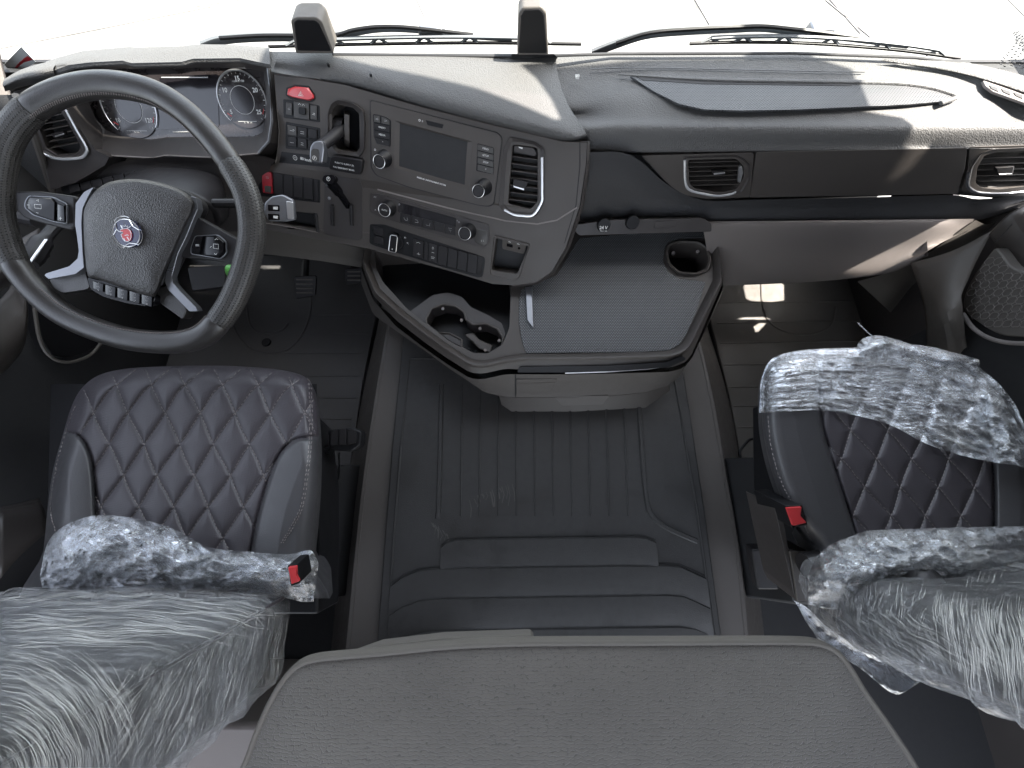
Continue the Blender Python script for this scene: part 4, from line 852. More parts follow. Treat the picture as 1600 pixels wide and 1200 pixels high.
b = B(); b.slab(Pl(Z(330, 430, .36), (0, -.5, .86)), rp([(292, 418), (350, 414), (352, 448), (300, 455)], 4), -.02, 0); b.done('lower_cowl', 'key', col, bevel=.003)

# ================================================================ STEERING WHEEL
WT = R(28)
W = Pl(Z(205, 335, .562), (0, -math.sin(WT), math.cos(WT)))
wheel = thing('steering_wheel', 'leather wrapped steering wheel with flattened bottom and crest badge on its hub', 'steering wheel', W.at(205, 335))
cl_ = [(168, 132), (236, 144), (285, 172), (326, 211), (360, 256), (386, 306), (394, 360), (386, 410), (367, 462), (342, 502), (312, 527), (262, 535), (190, 527), (112, 498), (62, 460), (24, 412), (4, 362), (-4, 318), (0, 262), (14, 214), (50, 170), (104, 142)]
CW = [W.at(x, y, .004) for x, y in cl_]
dens = cr(CW, 8, closed=True); N = len(dens)
def seg(i0, i1): return [dens[k % N] for k in range(i0*8, i1*8+1)]
def seclen(i): return i*8
# smooth top, perforated right grip, smooth bottom, perforated left grip
for (i0, i1, m_, nm, r0) in ((20, 26, 'leather_smooth', 'rim_section', .0198), (4, 9, 'leather_perf', 'rim_grip', .0212), (9, 15, 'leather_smooth', 'rim_section', .0208), (15, 20, 'leather_perf', 'rim_grip', .0212)):
    P_ = seg(i0, i1); b = B(); n = len(P_)
    rr = [r0*(.94 if k in (0, n-1) else 1) for k in range(n)]
    b.tube(P_, rr, 20, flat=.88, up=W.n, uvs=(215, 22)); b.done(nm, m_, wheel, sharp=60)
P_ = seg(25, 26)+seg(4, 4); 
# stitching on the inner side of the rim
b = B(); cen = sum(CW, Vector())/len(CW)
for k in range(0, N, 1):
    if not (int(N*.41) < k < int(N*.64) or k < int(N*.16) or k > int(N*.90)): continue
    for s_ in (0, .5):
        p = dens[k].lerp(dens[(k+1) % N], s_); inn = (cen-p).normalized(); t_ = (dens[(k+1) % N]-dens[k]).normalized()
        q = p+inn*.0175+W.n*.0085; b.tube([q-t_*.0025-W.n*.002, q+t_*.0025+W.n*.003], .0010, 4)
b.done('rim_stitching', 'thread', wheel)
# hub pad
hub = [(188, 281), (215, 280), (250, 286), (285, 298), (302, 312), (304, 326), (292, 350), (274, 390), (256, 430), (245, 460), (232, 464), (190, 450), (150, 436), (137, 430), (132, 395), (130, 345), (132, 325), (145, 302), (165, 287)]
def domed(b, pl, px, h0, h1, rim=.15, mx=.55):
    """soft pillow-shaped block"""
    cx = sum(p[0] for p in px)/len(px); cy = sum(p[1] for p in px)/len(px)
    lev = [(1.0, h0), (1.0, h0+(h1-h0)*.45), (.985, h0+(h1-h0)*.68), (.94, h0+(h1-h0)*.84), (.80, h0+(h1-h0)*.93), (.5, h0+(h1-h0)*.985)]
    rings = [[b.V(pl.at(cx+(x-cx)*k, cy+(y-cy)*k, h)) for x, y in px] for k, h in lev]
    for a, c in zip(rings, rings[1:]): b.loop(a, c)
    ct = b.V(pl.at(cx, cy, h1)); r = rings[-1]
    for k in range(len(r)): b.f([r[k], r[(k+1) % len(r)], ct])
hub_s = [tuple(q) for q in [(p.x, p.y) for p in cr([Vector((x, y)) for x, y in hub], 4, True)]]
b = B(); domed(b, W, hub_s, -.01, .030); hb_ = b.done('hub_pad', 'leather', wheel, sharp=50)
b = B(); hs_ = [(x+(x-215)*.03+1, y+(y-365)*.01) for x, y in hub_s]; b.slab(W, hs_, -.03, -.004); b.done('hub_base', 'key', wheel, bevel=.003)
# silver blades each side
bl_ = [(131, 300), (146, 292), (137, 308), (129, 325), (127, 345), (129, 395), (131, 418), (118, 428), (76, 436), (69, 430), (72, 427), (108, 416), (121, 404), (123, 392), (120, 368), (117, 350), (118, 318)]
b = B(); b.slab(W, rp(bl_, 2), .0, .012); b.done('spoke_blade', 'satin', wheel, bevel=.0018)
br2 = [(297, 306), (306, 308), (309, 326), (302, 342), (290, 372), (278, 396), (268, 432), (270, 442), (282, 456), (306, 480), (309, 486), (296, 487), (262, 452), (257, 440), (260, 424), (272, 392), (290, 352), (302, 328)]
b = B(); b.slab(W, rp(br2, 2), .0, .012); b.done('spoke_blade', 'satin', wheel, bevel=.0018)
# spokes with key pods
s1 = [(22, 298), (60, 298), (118, 306), (119, 352), (112, 360), (70, 350), (36, 340), (24, 328)]
b = B(); b.slab(W, rp(s1, 6), -.018, .004); b.done('spoke', 'key', wheel, bevel=.004, seg=3)
s2 = [(300, 335), (372, 375), (378, 392), (362, 412), (330, 406), (280, 402), (284, 372)]
b = B(); b.slab(W, rp(s2, 5), -.018, .004); b.done('spoke', 'key', wheel, bevel=.004, seg=3)
for sp_ in ([(76, 436), (120, 428), (132, 420), (140, 448), (136, 452), (98, 458), (84, 450)], [(250, 448), (262, 446), (292, 482), (286, 500), (250, 474), (244, 462)]):
    b = B(); b.slab(W, rp(sp_, 5), -.018, .001); b.done('lower_spoke', 'leather_smooth', wheel, bevel=.004, seg=3)
def pod(px, keys_, nm='key_pod'):
    b = B(); b.slab(W, rp(px, 4), .004, .0075); p = b.done(nm, 'satin', wheel, bevel=.0008)
    b = B(); b.slab(W, rp(inset(px, 1.6), 4), .0075, .0085); b.done('pod_face', 'gloss', p, bevel=.0004)
    for kp, mk in keys_:
        key(kp, p, 'pod_key', 'gloss', .008, .0115, 1.2, pl=W, marks=mk, mm='white', sz=.0068)
pod([(44, 305), (82, 307), (104, 318), (104, 350), (84, 347), (50, 336), (37, 324), (38, 314)],
    [([(47, 308), (80, 310), (86, 317), (85, 345), (56, 336), (42, 325), (42, 314)], [[(-20, -2), (-16, -2)], [(-6, -9), (-2, -10), (-3, -7)], [(-6, 10), (-2, 11)], [(-9, -3), (2, -2), (2, 4), (-8, 3), (-9, -3)]]), ([(89, 318), (100, 321), (101, 347), (89, 345)], [[(-2, 8), (2, 9)], [(0, 6), (0, 11)]])])
pod([(304, 368), (340, 366), (353, 377), (354, 396), (344, 405), (320, 401), (297, 397), (297, 388)],
    [([(306, 371), (317, 369), (312, 397), (299, 394)], ['m:']), ([(321, 369), (339, 369), (350, 378), (350, 394), (342, 401), (316, 398)], [[(-8, 2), (-6, 0)], [(-1, -10), (2, -12), (4, -10)], [(-2, 11), (1, 13), (3, 11)], [(-3, -4), (5, -3), (5, 4), (-3, 3), (-3, -4)]])])
lp = [(135, 433), (170, 440), (215, 453), (243, 462), (240, 474), (228, 479), (196, 474), (160, 464), (140, 452)]
b = B(); b.slab(W, rp(lp, 5), -.004, .012); lpd = b.done('lower_key_pod', 'gloss', wheel, bevel=.003, seg=3)
for k in range(5):
    x0 = 145+k*19; y0 = 439+k*5; key([(x0, y0), (x0+17, y0+4.5), (x0+16, y0+21-(k == 0)*4), (x0, y0+16-(k == 0)*4)], lpd, 'pod_key', 'gloss', .011, .0145, 1, pl=W, marks=[[(-2, -5), (1, -6), (2, -3)], [(-2, 0), (2, 1)], [(-1, 5), (2, 5), (1, 7), (-1, 6)]], mm='grey_mark')
# crest badge
BC = (198, 364)
def BP(px, py, h=.034): return W.at(px, py, h)
c = BP(*BC); rb = (BP(BC[0]+21, BC[1])-c).length
b = B(); n = 40; b.prism([c+(W.u*math.cos(2*math.pi*k/n)+W.v*math.sin(2*math.pi*k/n))*rb for k in range(n)], [c-W.n*.008+(W.u*math.cos(2*math.pi*k/n)+W.v*math.sin(2*math.pi*k/n))*rb*1.02 for k in range(n)])
bd = b.done('crest_badge', 'badge_blue', wheel)
b = B(); b.ring(W, 0, 0, rb*.98, .0007, 0, 40, c=c)
ang = [100, 220, 340]
def Q(a, k, dh=.0006): return c+(W.u*math.cos(R(a))+W.v*math.sin(R(a)))*rb*k+W.n*dh
for a in ang:
    b.tube([Q(a-32, 1.0), Q(a-30, 1.13), Q(a-15, 1.17), Q(a, 1.18), Q(a+15, 1.17), Q(a+30, 1.13), Q(a+32, 1.0)], .0006, 5)
    b.tube(cr([Q(a+32, 1.0), Q(a+48, .80), Q(a+60, .74), Q(a+72, .80), Q(a+88, 1.0)], 4), .0007, 5)
b.done('badge_ring', 'silver', bd)
def bq(u, v, h=.0014): return c+(W.u*u+W.v*v)*rb+W.n*h
# beaked, crowned beast's head in red, outlined in silver
hd = [(-.05, .28), (.18, .30), (.34, .18), (.40, -.05), (.36, -.30), (.24, -.52), (.06, -.62), (-.10, -.60), (-.26, -.50), (-.34, -.28), (-.36, -.10), (-.22, -.05), (-.20, .05), (-.40, .08), (-.36, .20), (-.20, .26)]
b = B(); b.prism([bq(x, y, .0016) for x, y in hd], [bq(x, y, 0) for x, y in hd]); b.done('beast_head', 'red', bd)
b = B(); b.stroke([bq(*p, .0017) for p in hd], .0008, W.n, .0003, closed=True)
for p in ([(-.28, .52), (-.20, .28)], [(-.64, .26), (-.50, .10), (-.34, .06)], [(-.14, .34), (-.10, .52), (0, .40), (.06, .56), (.12, .40), (.24, .50), (.22, .32)], [(.28, .34), (.46, .46)], [(-.1, -.2), (.1, -.15), (.2, -.2)], [(-.2, -.4), (-.15, -.62)], [(.05, -.3), (.15, -.5)]):
    b.stroke([bq(*q, .0018) for q in p], .0010, W.n, .0003)
b.done('beast_outline', 'silver', bd)

def crisp(b, rows, n=3):
    """closed shell, smooth across its section, lightly rounded at the plan corners"""
    rr = []
    for r in rows:
        o = []; m = len(r)
        for i in range(m):
            p, a, c = Vector(r[i]), Vector(r[i-1]), Vector(r[(i+1) % m]); o += [p.lerp(a, min(.3, .008/max(1e-6, (a-p).length))), p.lerp(c, min(.3, .008/max(1e-6, (c-p).length)))]
        rr.append(o)
    cols = [cr([r[i] for r in rr], n) for i in range(len(rr[0]))]
    g = [[b.V(c[j]) for c in cols] for j in range(len(cols[0]))]
    for j in range(len(g)-1): b.loop(g[j], g[j+1], True)
# ================================================================ CENTRE CONSOLE
con = thing('centre_console', 'dark grey centre console table with cup holders and two drawers', 'console', Z(880, 560, 0))
rim_o = [(600, 340), (575, 370), (567, 410), (585, 458), (620, 490), (665, 525), (700, 550), (735, 572), (755, 574), (790, 566), (820, 563), (900, 563), (950, 562), (1020, 560), (1047, 559), (1066, 553), (1078, 542), (1100, 496), (1127, 440), (1124, 400), (1112, 350), (1080, 340)]
top_z = .17
wellL = rp([(585, 392), (588, 420), (598, 440), (636, 482), (668, 507), (704, 534), (740, 552), (762, 553), (784, 540), (796, 512), (798, 448), (790, 380)], 5)
cups = [(x*.1375+640, y*.1375+440) for x, y in [(185, 430), (250, 310), (380, 260), (520, 280), (620, 350), (640, 430), (720, 490), (870, 480), (1000, 540), (1060, 640), (1050, 740), (960, 850), (830, 880), (700, 830), (590, 750), (590, 660), (460, 590), (300, 580), (200, 520)]]
cups = rp(cups, 2, 3)
cupR = rp([(1046, 384), (1062, 379), (1090, 380), (1102, 388), (1107, 405), (1103, 420), (1088, 426), (1062, 424), (1048, 412), (1044, 398)], 5, 3)
inn = [(615, 350), (584, 378), (577, 410), (594, 452), (628, 483), (670, 516), (706, 542), (737, 561), (755, 563), (790, 556), (815, 553), (900, 552), (950, 551), (1018, 549), (1042, 548), (1058, 542), (1068, 532), (1090, 486), (1114, 438), (1113, 402), (1102, 352), (1075, 345)]
b = B(); b.plate(zz([(x, y, top_z) for x, y in inn]), [zz([(x, y, top_z) for x, y in wellL]), zz([(x, y, top_z) for x, y in cupR])], V3(0, 0, -.07))
b.done('console_tray', 'panel', con, bevel=.0025, recalc=False)
CZ = top_z-.014
mod = rp([(640, 487), (658, 474), (676, 461), (700, 457), (722, 464), (736, 480), (764, 493), (784, 505), (790, 522), (782, 540), (762, 552), (740, 551), (704, 533), (668, 506)], 3)
b = B(); b.plate(zz([(x, y, CZ) for x, y in mod]), [zz([(x, y, CZ) for x, y in cups])], V3(0, 0, -.05)); b.done('cup_module', 'panel_low', con, bevel=.0025, recalc=False)
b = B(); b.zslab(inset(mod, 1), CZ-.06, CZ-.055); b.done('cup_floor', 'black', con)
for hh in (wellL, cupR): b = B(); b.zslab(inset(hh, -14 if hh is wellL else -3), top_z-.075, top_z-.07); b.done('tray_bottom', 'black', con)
b = B()
R0 = zz([(x, y, top_z-.002) for x, y in inn]); R1 = [p.lerp(Z(x, y, top_z+.017), .35)+V3(0, 0, .008) for p, (x, y) in zip(R0, rim_o)]; R2 = zz([(x, y, top_z+.017) for x, y in rim_o])
R2b = [p.lerp(q, .25)+V3(0, 0, .006) for p, q in zip(R2, R1)]
R3 = [p+V3(0, 0, -.006) for p in R2]
R3 = [Z(x, y, top_z+.008) for x, y in rim_o]
R4 = [p*1.0 for p in zz([(x+(x-850)*.006, y+(10 if y > 470 else 4)+(5 if x > 800 and y > 520 else 0), top_z-.008) for x, y in rim_o])]
crisp(b, [R0, R1, R2b, R2, R3, R4], 3); b.done('console_rim', 'panel', con, sharp=40)
bt = [(x+(x-850)*.010, y+(19 if y > 470 else 10)+(3 if 800 < x < 1070 and y > 520 else 0), top_z-.010) for x, y in rim_o]
bb = [(600, 350), (575, 385), (564, 440), (583, 490), (620, 517), (668, 550), (702, 575), (740, 600), (757, 612), (790, 619), (820, 620), (900, 620), (950, 618), (1010, 612), (1043, 602), (1064, 585), (1078, 553), (1103, 512), (1128, 458), (1128, 410), (1116, 360), (1082, 350)]
T0 = zz(bt); T1 = [p+(CAM-p).normalized()*.0+V3(0, 0, -.004) for p in T0]; T2 = zz([(x, y, .065) for x, y in bb]); T3 = [p+V3(0, .04, -.01) for p in T2]
b = B(); crisp(b, [T0, [p.lerp(q, .08) for p, q in zip(T0, T2)], [p.lerp(q, .94) for p, q in zip(T0, T2)], T2, T3], 3); b.done('console_body', 'trim_mid', con, sharp=40)
# lower drawer block
l0 = zz([(778, 612, .062), (800, 620, .062), (900, 620, .062), (1000, 612, .062), (1046, 600, .062)]); l1 = zz([(784, 634, .012), (800, 646, .010), (900, 646, .010), (1010, 640, .010), (1046, 612, .012)])
b = B(); b.sheet([[p+V3(0, .05, 0) for p in l0], l0, l1, [p+V3(0, .10, -.012) for p in l1]], smooth=False); lo = b.done('lower_drawer', 'panel', con, bevel=.003)
DP = pl3(Z(860, 622, .058), Z(960, 622, .058), Z(900, 644, .012))
b = B(); b.slab(DP, rp([(866, 620), (952, 618), (942, 632), (878, 634)], 3), .0005, .004); b.done('drawer_grip', 'trim_mid', lo, bevel=.0015)
# upper drawer details: handle, black band under the rim and bright line
DU = pl3(T0[10], T0[14], T2[12])
b = B(); b.slab(DU, rp([(807, 593), (871, 592), (863, 606), (860, 614), (807, 616)], 2), -.004, .0025); dh = b.done('drawer_handle', 'trim_mid', con, bevel=.0012)
b = B(); b.stroke([DU.at(x, y, .003) for x, y in [(808, 599), (867, 598)]], .0022, DU.n, .0008); b.done('handle_rib', 'trim_dark', dh)
b = B(); b.stroke([DU.at(x, y, .0012) for x, y in [(805.5, 584), (805.5, 620)]], .003, DU.n, .0006); b.m(0); b.done('drawer_gap', 'black_matte', con)
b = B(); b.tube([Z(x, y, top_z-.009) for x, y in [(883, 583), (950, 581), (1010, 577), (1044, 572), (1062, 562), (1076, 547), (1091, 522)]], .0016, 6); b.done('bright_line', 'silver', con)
b = B(); b.slab(Pl(Z(900, 572, top_z), (0, -.6, .8)), rp([(812, 573), (950, 571), (1040, 566), (1068, 556), (1072, 562), (1045, 574), (950, 580), (880, 582), (808, 582)], 3), -.004, .001); b.done('rim_band', 'black', con)
# inner cup hardware
b = B(); cc = [Z(x, y, CZ+.001) for x, y in cups]; b.tube(cr(cc, 1, True), .0028, 8, closed=True); b.done('cup_rim', 'panel', con)
b = B(); b.prism([Z(x, y, top_z-.03) for x, y in [(725, 523), (740, 520), (748, 530), (770, 540), (766, 552), (748, 545), (738, 534)]], [Z(x, y, top_z-.05) for x, y in [(725, 523), (740, 520), (748, 530), (770, 540), (766, 552), (748, 545), (738, 534)]]); b.done('cup_divider', 'panel', con, bevel=.003)
for (x, y) in ((692, 482), (669, 509), (721, 500), (780, 532), (750, 513), (758, 547)):
    b = B(); b.tube([Z(x, y, top_z-.012), Z(x, y+1, top_z-.034)], .0042, 8); b.done('grip_nub', 'trim_grey', con)
for x, y in ((732, 547), (742, 549)):
    b = B(); b.tube([Z(x, y, top_z-.05), Z(x+3, y+4, top_z-.06)], .006, 8); b.done('latch', 'black', con)
b = B(); cc = [Z(x, y, top_z+.010) for x, y in [(1075+(x-1075)*1.13, 403+(y-403)*1.13) for x, y in cupR]]; c2 = [Z(x, y, top_z+.006) for x, y in cupR]; cd_ = [Z(1075+(x-1075)*1.22, 403+(y-403)*1.2, top_z) for x, y in cupR]
v0 = [b.V(p) for p in cd_]; v1 = [b.V(p) for p in cc]; v2 = [b.V(p) for p in c2]; v3 = [b.V(p-V3(0, 0, .05)) for p in c2]; b.loop(v0, v1); b.loop(v1, v2); b.loop(v2, v3); b.done('cup_holder_ring', 'panel', con, bevel=.0012)
for x, y in ((1052, 395), (1090, 393)):
    b = B(); b.tube([Z(x, y, top_z-.006), Z(x, y+2, top_z-.025)], .005, 8); b.done('grip_nub', 'trim_grey', con)
# patterned rubber mat lying on the tray
mp_ = [(815, 452), (811, 470), (811, 505), (815, 528), (818, 540), (823, 552), (1000, 550), (1046, 547), (1062, 538), (1072, 522), (1088, 486), (1103, 440), (1062, 436), (1044, 425), (1036, 408), (1038, 390), (1048, 378), (1062, 372), (1106, 371), (1102, 360), (1000, 364), (905, 372), (870, 430)]
b = B(); b.zslab(rp(mp_, 2, 2), top_z, top_z+.0028); t = b.done('rubber_tray_mat', 'rubber_pip', bevel=.0008); tag(t, 'dark textured rubber mat lying on the console table', 'tray mat')
b = B(); b.prism([Z(x, y, top_z+.010) for x, y in [(821, 448), (831, 448), (833, 512), (824, 500)]], [Z(x, y, top_z+.002) for x, y in [(820, 448), (832, 448), (834, 512), (823, 500)]]); b.done('tray_lever', 'satin', con, bevel=.001)
# ================================================================ SEATS
def creases(b, flow, region, count, seed, rad=(.00035, .0008), ln=(20, 90), step=9., lift=.0015):
    """hair-thin standing folds in the film: run over the film's own surface along a flow"""
    b.bm.faces.ensure_lookup_table(); b.bm.normal_update()
    tree = BVHTree.FromBMesh(b.bm); rnd = random.Random(seed); b.m(1)
    xs_ = [p[0] for p in region]; ys_ = [p[1] for p in region]; made = 0; tries = 0
    while made < count and tries < count*12:
        tries += 1
        x, y = rnd.uniform(min(xs_), max(xs_)), rnd.uniform(min(ys_), max(ys_))
        if not bool(inside(np.array([x]), np.array([y]), region)[0]): continue
        L_ = rnd.uniform(*ln)*rnd.uniform(.4, 1); n = max(2, int(L_/step)); pts = []; last = None; wob = rnd.uniform(-.10, .10)
        for k in range(n+1):
            r = ray(x, y); hit = tree.ray_cast(CAM, r)
            if hit[0] is None or (last is not None and (hit[0]-last).length > .035): break
            last = hit[0]; pts.append(hit[0]-r.normalized()*lift)
            dx, dy = flow(x, y); q = noise.noise(Vector((x/28, y/28, seed)))*.35+wob; dx, dy = dx*math.cos(q)-dy*math.sin(q), dx*math.sin(q)+dy*math.cos(q)
            m_ = math.hypot(dx, dy) or 1; x += dx/m_*step; y += dy/m_*step
        if len(pts) < 3: continue
        r0 = rnd.uniform(*rad)*(pts[0]-CAM).length*.62; N_ = len(pts)
        b.tube(pts, [r0*(.25+.75*math.sin(math.pi*(i+.5)/N_)) for i in range(N_)], 4); made += 1

def dist_poly(X_, Y_, pts, closed=True):
    d = np.full(X_.shape, 1e9); n = len(pts)
    for i in range(n if closed else n-1):
        x0, y0 = pts[i]; x1, y1 = pts[(i+1) % n]; dx, dy = x1-x0, y1-y0
        t = np.clip(((X_-x0)*dx+(Y_-y0)*dy)/(dx*dx+dy*dy+1e-9), 0, 1)
        d = np.minimum(d, np.hypot(X_-x0-t*dx, Y_-y0-t*dy))
    return d
def inside(X_, Y_, pts):
    c = np.zeros(X_.shape, bool); n = len(pts)
    for i in range(n):
        x0, y0 = pts[i]; x1, y1 = pts[(i+1) % n]
        if y0 == y1: continue
        c ^= ((y0 > Y_) != (y1 > Y_)) & (X_ < (x1-x0)*(Y_-y0)/(y1-y0)+x0)
    return c
def crp(pts, n=6, closed=True): return [(p.x, p.y) for p in cr([Vector(q) for q in pts], n, closed)]

def warp(x, y): return 1.5*np.sin(y/19.+x/37.)+1.1*np.sin(x/23.-y/31.+1.7)
def make_cushion(seat, outline, bolsters, A, Bf, z0, open_y, extra_groove=None):
    """upholstered cushion: outline and quilting measured from above, real height and rounded edges"""
    ol = crp(outline)
    ys = [p[1] for p in ol]; xs_ = [p[0] for p in ol]
    y0, y1 = min(ys), open_y; st = 1.6
    yy = np.concatenate([y0+.3+np.array([0, .5, 1.2, 2, 3, 4]), np.arange(y0+5.5, y1, st)])
    def span(y):
        c = []
        for i in range(len(ol)):
            (xa, ya), (xb, yb) = ol[i], ol[(i+1) % len(ol)]
            if (ya > y) != (yb > y): c.append(xa+(xb-xa)*(y-ya)/(yb-ya))
        return min(c), max(c)
    nx = int((max(xs_)-min(xs_))/st); t = np.linspace(0, 1, nx)
    GX = np.zeros((len(yy), nx)); GY = np.zeros((len(yy), nx))
    for j, y in enumerate(yy):
        a, c = span(y); GX[j] = a+(c-a)*t; GY[j] = y
    edge = dist_poly(GX, GY, [p for p in ol if p[1] < open_y+60])
    Rr = 30.; e = np.clip(edge, 0, Rr); px = .0012
    h = -(Rr-np.sqrt(np.maximum(Rr*Rr-(Rr-e)**2, 0)))*px*1.5
    bol = np.zeros(GX.shape, bool); gd = np.full(GX.shape, 1e9)
    for bp in bolsters:
        bpp = bp; bol |= inside(GX, GY, bpp); gd = np.minimum(gd, dist_poly(GX, GY, bpp[:bp_n(bp)] if False else bpp))
    x0, yb0, sa, pa, sb = A
    def wrap(v): return np.abs(v-np.round(v))
    yq = np.where(GY < Bf, Bf-(Bf-GY)*1.8, GY)
    GXw = GX+warp(GX, GY)
    fa = (GXw-x0-sa*(GY-yb0))/pa; fb = (GXw-x0-sb*(yq-yb0))/pa
    da = wrap(fa)*pa/math.hypot(1, sa); db = wrap(fb)*pa/math.hypot(1, sb)
    dq = np.minimum(da, db)
    pillow = .0058*(1-np.exp(-dq/5.5))
    centre = ~bol
    seam = .006*np.exp(-(gd/3.2)**2)
    h = h+np.where(centre, pillow+.000, .0072+.012*np.clip(gd/40, 0, 1)**.7)-seam
    # slight sag and creases of a soft surface
    cx = (min(xs_)+max(xs_))/2; h += .006*np.cos((GX-cx)/(max(xs_)-min(xs_))*math.pi)
    ZZ = z0+h
    # exact world points for those heights
    ax = (GX-800)/F; by = -(GY-600)/F
    dyv = by*math.cos(TH)+math.sin(TH); dzv = by*math.sin(TH)-math.cos(TH); tt = (ZZ-CAM.z)/dzv
    WX, WY = ax*tt, dyv*tt
    def build(mask, nm, m_):
        b = B(); idx = {}
        def vv(j, i):
            k = (j, i)
            if k not in idx: idx[k] = b.V((WX[j, i], WY[j, i], ZZ[j, i]))
            return idx[k]
        for j in range(GX.shape[0]-1):
            for i in range(GX.shape[1]-1):
                if mask[j, i]: b.f([vv(j, i), vv(j+1, i), vv(j+1, i+1), vv(j, i+1)])
        return b.done(nm, m_, seat, recalc=False, sharp=80)
    build(centre, 'seat_cushion', 'seat_perf')
    mx_ = (min(xs_)+max(xs_))/2
    build(bol & (GX < mx_), 'side_bolster', 'seat_smooth'); build(bol & (GX >= mx_), 'side_bolster', 'seat_smooth')
    # skirt all round
    b = B(); js = range(GX.shape[0]); P1 = [Vector((WX[j, 0], WY[j, 0], ZZ[j, 0])) for j in reversed(js)]
    P1 += [Vector((WX[0, i], WY[0, i], ZZ[0, i])) for i in range(1, nx-1, 4)]+[Vector((WX[j, -1], WY[j, -1], ZZ[j, -1])) for j in js]
    P1 = P1[::4]+[P1[-1]]
    cen_ = Vector((float(WX.mean()), float(WY.mean()), 0))
    a = [b.V(p) for p in P1]; c = [b.V(p+V3(0, 0, -.025)-(Vector((p.x, p.y, 0))-cen_).normalized()*.008) for p in P1]; d = [b.V(p+V3(0, 0, -.10)-(Vector((p.x, p.y, 0))-cen_).normalized()*.060) for p in P1]
    b.loop(a, c, False); b.loop(c, d, False); b.done('cushion_side', 'seat_smooth', seat, sharp=70)
    # stitches along the quilting
    def surf(x, y):
        x = np.array([x]); y = np.array([y]); i = np.argmin((GX-x)**2+(GY-y)**2); j, k = divmod(int(i), nx)
        return Vector((WX[j, k], WY[j, k], ZZ[j, k])), bool(centre[j, k]), float(edge[j, k]), float(gd[j, k])
    b = B()
    def line(fx, ya, yb):
        y = ya
        while y < yb:
            x = fx(y)-float(warp(fx(y), y))
            if min(xs_) < x < max(xs_):
                p, ce, ed, g_ = surf(x, y)
                if ce and ed > 3 and g_ > 2:
                    q, _, _, _ = surf(fx(y+3.0)-float(warp(fx(y+3.0), y+3.0)), y+3.0)
                    if (q-p).length < .02: b.tube([p+V3(0, 0, .0009), q+V3(0, 0, .0009)], .00075, 4)
            y += 5.2
    for k in range(-14, 15):
        line(lambda y, k=k: x0+pa*k+sa*(y-yb0), y0+2, open_y-4)
        line(lambda y, k=k: x0+pa*k+sb*((Bf-(Bf-y)*1.8 if y < Bf else y)-yb0), y0+2, open_y-4)
    # double seam along the bolsters
    b.done('quilt_stitching', 'thread', seat)
    return surf
def bp_n(b): return len(b)

drv = thing('driver_seat', 'dark leather driver seat with diamond quilting and plastic wrapped backrest behind the steering wheel', 'seat', Z(300, 740, -.2))
outL = [(60, 960), (68, 860), (76, 780), (84, 730), (98, 680), (113, 632), (130, 604), (155, 586), (190, 577), (240, 573), (330, 571), (400, 574), (450, 580), (478, 590), (491, 610), (497, 650), (500, 700), (499, 760), (494, 820), (488, 880), (484, 960)]
bL = crp([(102, 674), (124, 682), (139, 706), (146, 745), (149, 800), (150, 860), (151, 950)], 5, False)+[(30, 950), (30, 674)]
bR = crp([(484, 683), (460, 688), (438, 708), (424, 738), (410, 780), (400, 820), (390, 880), (384, 950)], 5, False)+[(540, 950), (540, 683)]
surfL = make_cushion(drv, outL, [bL, bR], (202.5, 645.6, .467, 55.1, -.66), 612, .345, 935)
b = B()
def seamline(b, pts, surf, off=(0, 0), r=.0008):
    P_ = crp(pts, 14, False); 
    for k in range(0, len(P_)-1, 2):
        p = surf(P_[k][0]+off[0], P_[k][1]+off[1])[0]; q = surf(P_[k+1][0]+off[0], P_[k+1][1]+off[1])[0]
        b.tube([p+V3(0, 0, .001), q+V3(0, 0, .001)], r, 4)
sm = [(486, 592), (488, 640), (487, 690), (482, 740), (474, 790), (458, 824), (442, 850)]
seamline(b, sm, surfL); seamline(b, [(x-3.5, y) for x, y in sm], surfL)
sm2 = [(118, 634), (103, 676), (90, 724), (82, 770), (80, 800), (88, 832)]
seamline(b, sm2, surfL); b.done('edge_stitching', 'thread', drv)
b = B(); b.sheet([[Z(80, 600, .24), Z(495, 600, .24)], [Z(70, 930, .24), Z(500, 930, .24)]], smooth=False)
g_ = [Z(150, 620, .235), Z(450, 620, .235), Z(490, 660, .235), Z(500, 760, .235), Z(496, 960, .235), Z(140, 960, .235)]
b.prism(g_, [p+V3(0, 0, -.10) for p in g_]); b.done('seat_base', 'black', drv, bevel=.004)
b = B(); b.prism([V3(-.80, .10, .15), V3(-.48, .10, .15), V3(-.48, -.2, .15), V3(-.80, -.2, .15)], [V3(-.84, .14, -.2), V3(-.44, .14, -.2), V3(-.44, -.24, -.2), V3(-.84, -.24, -.2)]); b.done('seat_pedestal', 'black_matte', drv, bevel=.006)
# slide rail and hand control beside the cushion
b = B(); b.tube([Z(488, 800, .26), Z(486, 850, .26)], .004, 6); b.tube([Z(494, 790, .25), Z(492, 850, .25)], .0035, 6); b.done('slide_rod', 'satin', drv)
HPp = Pl(Z(540, 688, .22), (0, -.15, 1))
b = B(); b.slab(HPp, rp([(512, 672), (550, 667), (565, 674), (563, 696), (548, 706), (514, 704)], 5), -.03, 0); hc = b.done('height_control', 'black', drv, bevel=.004, seg=3)
for q in ([(517, 673), (528, 671), (528, 695), (516, 696)], [(530, 670), (541, 669), (541, 695), (530, 695)], [(543, 670), (555, 672), (557, 677), (556, 692), (543, 695)]):
    b = B(); b.taper(HPp, rp(q, 1.5, 2), 0, .004, 1); b.done('control_key', 'key', hc)
b = B(); b.tube([Z(496, 705, .18), Z(518, 704, .19)], .010, 8); b.m(0); b.done('control_arm', 'black', hc)
